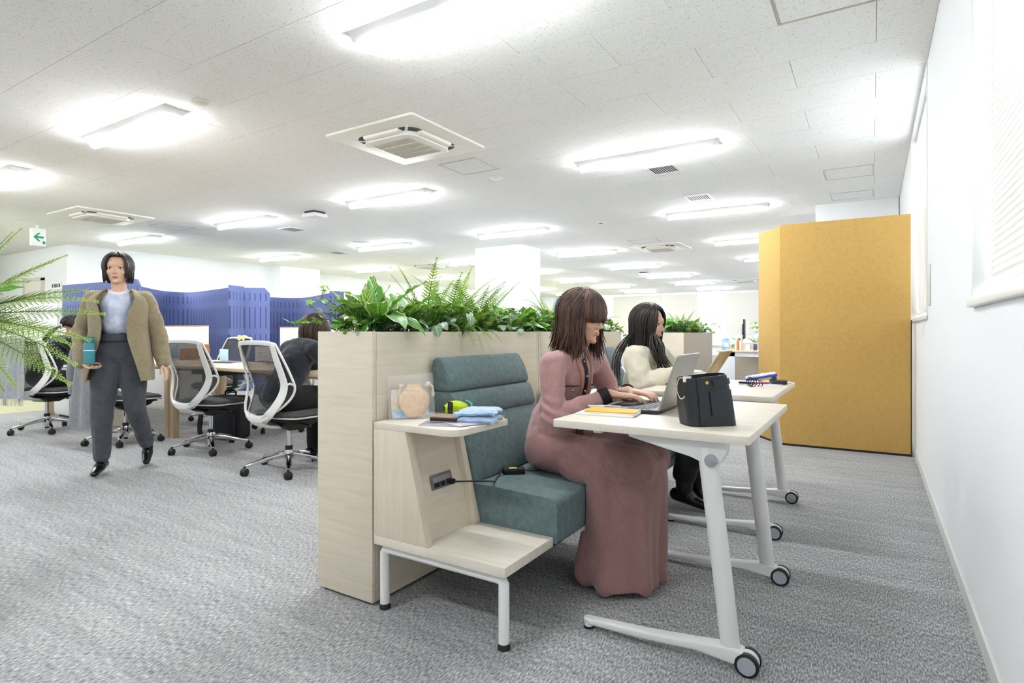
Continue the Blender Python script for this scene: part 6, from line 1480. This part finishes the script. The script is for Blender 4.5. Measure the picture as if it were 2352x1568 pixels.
for q in 'rl':
    h_, k_, a_ = V(J[q+'h']), V(J[q+'k']), V(J[q+'a']); p_chain(mb, [h_, h_.lerp(k_, .5), k_], [.096, .084, .068]); p_chain(mb, [k_, k_.lerp(a_, .5), k_.lerp(a_, .9)], [.068, .060, .049])
put_mesh('trousers', blob(mb, .008, 7, .5, folds(.009, 14, 14, 5, 2)), GPANT, WK)
wb = MB(); wb.grid(lambda u, v: Wl(.116*math.cos(6.2832*u), -.006+.100*math.sin(6.2832*u), .935+.05*v), 40, 2, thick=-.004); wb.build('waistband', GPANT, WK, smooth=True)
SHIRT = noisy('pale_blue_shirt', '#b9c6e2', '#dfe5f2', 20, .8, .2)
mb = MB(); lat = MW @ V((1, 0, 0)); p_cap(mb, Wl(0, -.003, 1.03), Wl(0, -.01, 1.06), .100, .110, .82, lat); p_cap(mb, Wl(0, -.01, 1.05), Wl(0, -.012, 1.18), .114, .118, .78, lat); p_cap(mb, Wl(0, -.012, 1.18), Wl(0, -.01, 1.25), .11, .07, .75, lat)
put_mesh('shirt', blob(mb, .007, 6, .5, folds(.006, 12, 12, 20, 5)), SHIRT, WK)
mb = MB(); mb.tube([Wl(.060*math.cos(R(a)), -.012+.058*math.sin(R(a)), 1.287-.026*max(0, -math.sin(R(a)))) for a in range(0, 361, 20)], .013, 8); mb.build('shirt_collar', plain('collar_white', '#eef0f4', .8), WK, smooth=True)
OLIVE = fabric('olive_beige_tweed', '#84785c', '#a3967a', 260, 1, .3, .3)
TB = [(.655, .205, .150), (.75, .200, .148), (.88, .182, .140), (1.0, .166, .135), (1.10, .172, .138), (1.19, .182, .132), (1.235, .168, .115), (1.268, .120, .085), (1.295, .072, .068)]
OP = [(.655, 46), (.80, 36), (.95, 26), (1.05, 24), (1.15, 28), (1.25, 40), (1.295, 60)]
bz = MB()
def blz(u, v):
    z = lerp(.655, 1.295, v); hw = interp([(a, b_) for a, b_, c_ in TB], z); hd = interp([(a, c_) for a, b_, c_ in TB], z); op = interp(OP, z)
    th = lerp(-90+op, 270-op, u); ca, sa = math.cos(R(th)), math.sin(R(th)); q = (abs(ca)**2.6+abs(sa)**2.6)**(-1/2.6)
    fo = 1+.025*math.sin(R(th)*6+z*5)*(1-v)
    return Wl(hw*ca*q*fo, -.005+hd*sa*q*fo-(.02 if sa < 0 else 0)*(1-v), z)
bz.grid(blz, 56, 30, thick=-.010); blzo = bz.build('blazer', OLIVE, WK, smooth=True, sharp=70)
for q, s_ in (('r', -1), ('l', 1)):
    sh, e_, w_ = V(J[q+'s']), V(J[q+'e']), V(J[q+'w']); mb = MB(); p_cap(mb, Wl(s_*.10, -.005, 1.248), sh+V((0,0,-.008)), .050, .066); p_chain(mb, [sh+V((0,0,-.01)), sh.lerp(e_, .5), e_], [.068, .064, .059]); p_chain(mb, [e_, e_.lerp(w_, .5), e_.lerp(w_, .98)], [.059, .055, .050])
    put_mesh('sleeve', blob(mb, .008, 6, .5, folds(.008, 10, 10, 16, s_)), OLIVE, WK)
for q in 'rl': shoe('loafer', WK, J[q+'a'], J[q+'t'], BLACKG, .95)
hair(WK, cw, MhW, 380, lambda th: .075 if abs(th) > 70 else .05, H_DARK, 1.0, None, .0078, 9, 1.0, drift=.05, face=44)
bo = thing('water_bottle', 'teal water bottle held by the walking woman', 'bottle', tuple(Wl(-.130, -.185, .785)))
MB().lathe([(.028, 0), (.033, .004), (.033, .125), (.030, .135), (.026, .14)], n=22).build('body', plain('teal_bottle', '#3f8f9c', .35), bo, world=False, smooth=True)
MB().lathe([(.0335, .085), (.0335, .090)], n=22).build('ring', plain('paper_white', '#efeeea', .7), bo, world=False, smooth=True)
MB().lathe([(.027, .1405), (.028, .142), (.028, .175), (.024, .18), (0, .181)], n=22).build('cap', plain('teal_cap', '#357f8c', .4), bo, world=False, smooth=True)
# ---------------------------------------------------------------- bent woman with long loose hair (chair nearest the planter)
NAVY = fabric('navy_knit', '#14171f', '#252a36', 320, .95, .3, .2)
def desk_person(label, base_, hip, chest, neck, head, look, hm_, hairfn, colr, nm='person', armx=.0, ponytail=False):
    t = thing('person', label, 'person', base_); hip, chest, neck, head = map(V, (hip, chest, neck, head)); M = frame(look, (0, .35, 1)); lx = V((1, 0, 0))
    J = dict(hip=hip, chest=chest, neck=neck, head=head, ls=neck+V((-.155, -.03, -.045)), rs=neck+V((.155, -.03, -.045)), le=neck+V((-.20, .12, -.19)), re=neck+V((.20, .12, -.19)), lw=neck+V((-.10, .30, -.165)), rw=neck+V((.10, .30, -.165)),
             lh=hip+V((-.075, .02, -.02)), rh=hip+V((.075, .02, -.02)), lk=hip+V((-.085, .38, -.04)), rk=hip+V((.085, .38, -.04)), la=hip+V((-.085, .36, -.44)), ra=hip+V((.085, .36, -.44)), lt=hip+V((-.085, .48, -.49)), rt=hip+V((.085, .48, -.49)))
    for q in 'rl': J[q+'w'].z = max(J[q+'w'].z, .752); J[q+'e'].z = max(J[q+'e'].z, .70)
    mb = MB(); body_prims(mb, J); head_prims(mb, head, M)
    hand_prims(mb, J['rw'], (-.25, .9, -.05), (0, 0, 1), -1, .95, .4); hand_prims(mb, J['lw'], (.25, .9, -.05), (0, 0, 1), 1, .95, .4)
    put_mesh('body', blob(mb, .005, 3), SKIN, t); face_parts(t, head, M, brow='#241a16')
    mb = MB(); p_cap(mb, hip+V((0, -.01, .03)), hip.lerp(chest, .6), .135, .130, .84, lx); p_cap(mb, hip.lerp(chest, .6), chest, .132, .135, .82, lx); p_cap(mb, chest, chest.lerp(neck, .72), .134, .085, .8, lx)
    for q in 'rl':
        sh, e_, w_ = V(J[q+'s']), V(J[q+'e']), V(J[q+'w']); p_cap(mb, chest.lerp(neck, .75), sh, .075, .064); p_chain(mb, [sh, e_], [.064, .054]); p_chain(mb, [e_, e_.lerp(w_, .94)], [.054, .036])
    put_mesh('sweater', blob(mb, .008, 7, .5, folds(.010, 9, 9, 13, hip.x)), NAVY, t)
    mb = MB(); p_cap(mb, hip+V((-.06, 0, 0)), hip+V((.06, 0, 0)), .115, .115)
    for q in 'rl': p_chain(mb, [V(J[q+'h']), V(J[q+'k'])], [.098, .078]); p_chain(mb, [V(J[q+'k']), V(J[q+'a'])+V((0,0,.03))], [.078, .058])
    put_mesh('trousers', blob(mb, .009, 6), BLKC, t)
    for q in 'rl': shoe('shoe', t, J[q+'a'], J[q+'t'], BLACKG, 1)
    hair(t, head, M, 420, hairfn, hm_, 1.0, .01, .008, int(abs(hip.x)*10), 1.03, drift=.15, face=48, hang=(0, .1, -1))
    return t, M
desk_person('woman in navy with long brown hair bent over the desk behind the planter', (-3.58, 2.7, 0), (-3.575, 2.63, .545), (-3.565, 2.745, .785), (-3.55, 2.82, .915), (-3.545, 2.90, 1.005), (.1, .72, -.62), hairmat('brown_black_hair', '#231712', '#4a3226'), lambda th: .20, None)
t4, M4 = desk_person('ponytailed woman in navy sitting at the desk at the left', (-7.08, 2.45, 0), (-7.08, 2.44, .545), (-7.07, 2.555, .79), (-7.06, 2.635, .93), (-7.05, 2.70, 1.045), (.05, .9, -.42), H_DARK, lambda th: .0, None)
mb = MB(); r_ = random.Random(8)
for k in range(60):
    a = r_.uniform(0, 6.28); q = .018*r_.random(); pts = [(-7.05+q*math.cos(a), 2.60+q*math.sin(a), 1.06), (-7.06+1.6*q*math.cos(a), 2.545+q*math.sin(a), 1.03), (-7.07+2.2*q*math.cos(a), 2.49+1.5*q*math.sin(a), .965), (-7.08+1.5*q*math.cos(a), 2.455+q*math.sin(a), .90+r_.uniform(-.02, .02))]
    mb.tube(bez(pts, 4), [.004]*8+[.003]*4+[.0012], 5)
pt_ = mb.build('ponytail', H_DARK, t4, smooth=True, sharp=180)
MB().tube([(-7.05+.02*math.cos(R(a)), 2.588, 1.055+.02*math.sin(R(a))) for a in range(0, 361, 30)], .006, 6).build('hair_tie', plain('paper_white', '#efeeea', .7), pt_, smooth=True)
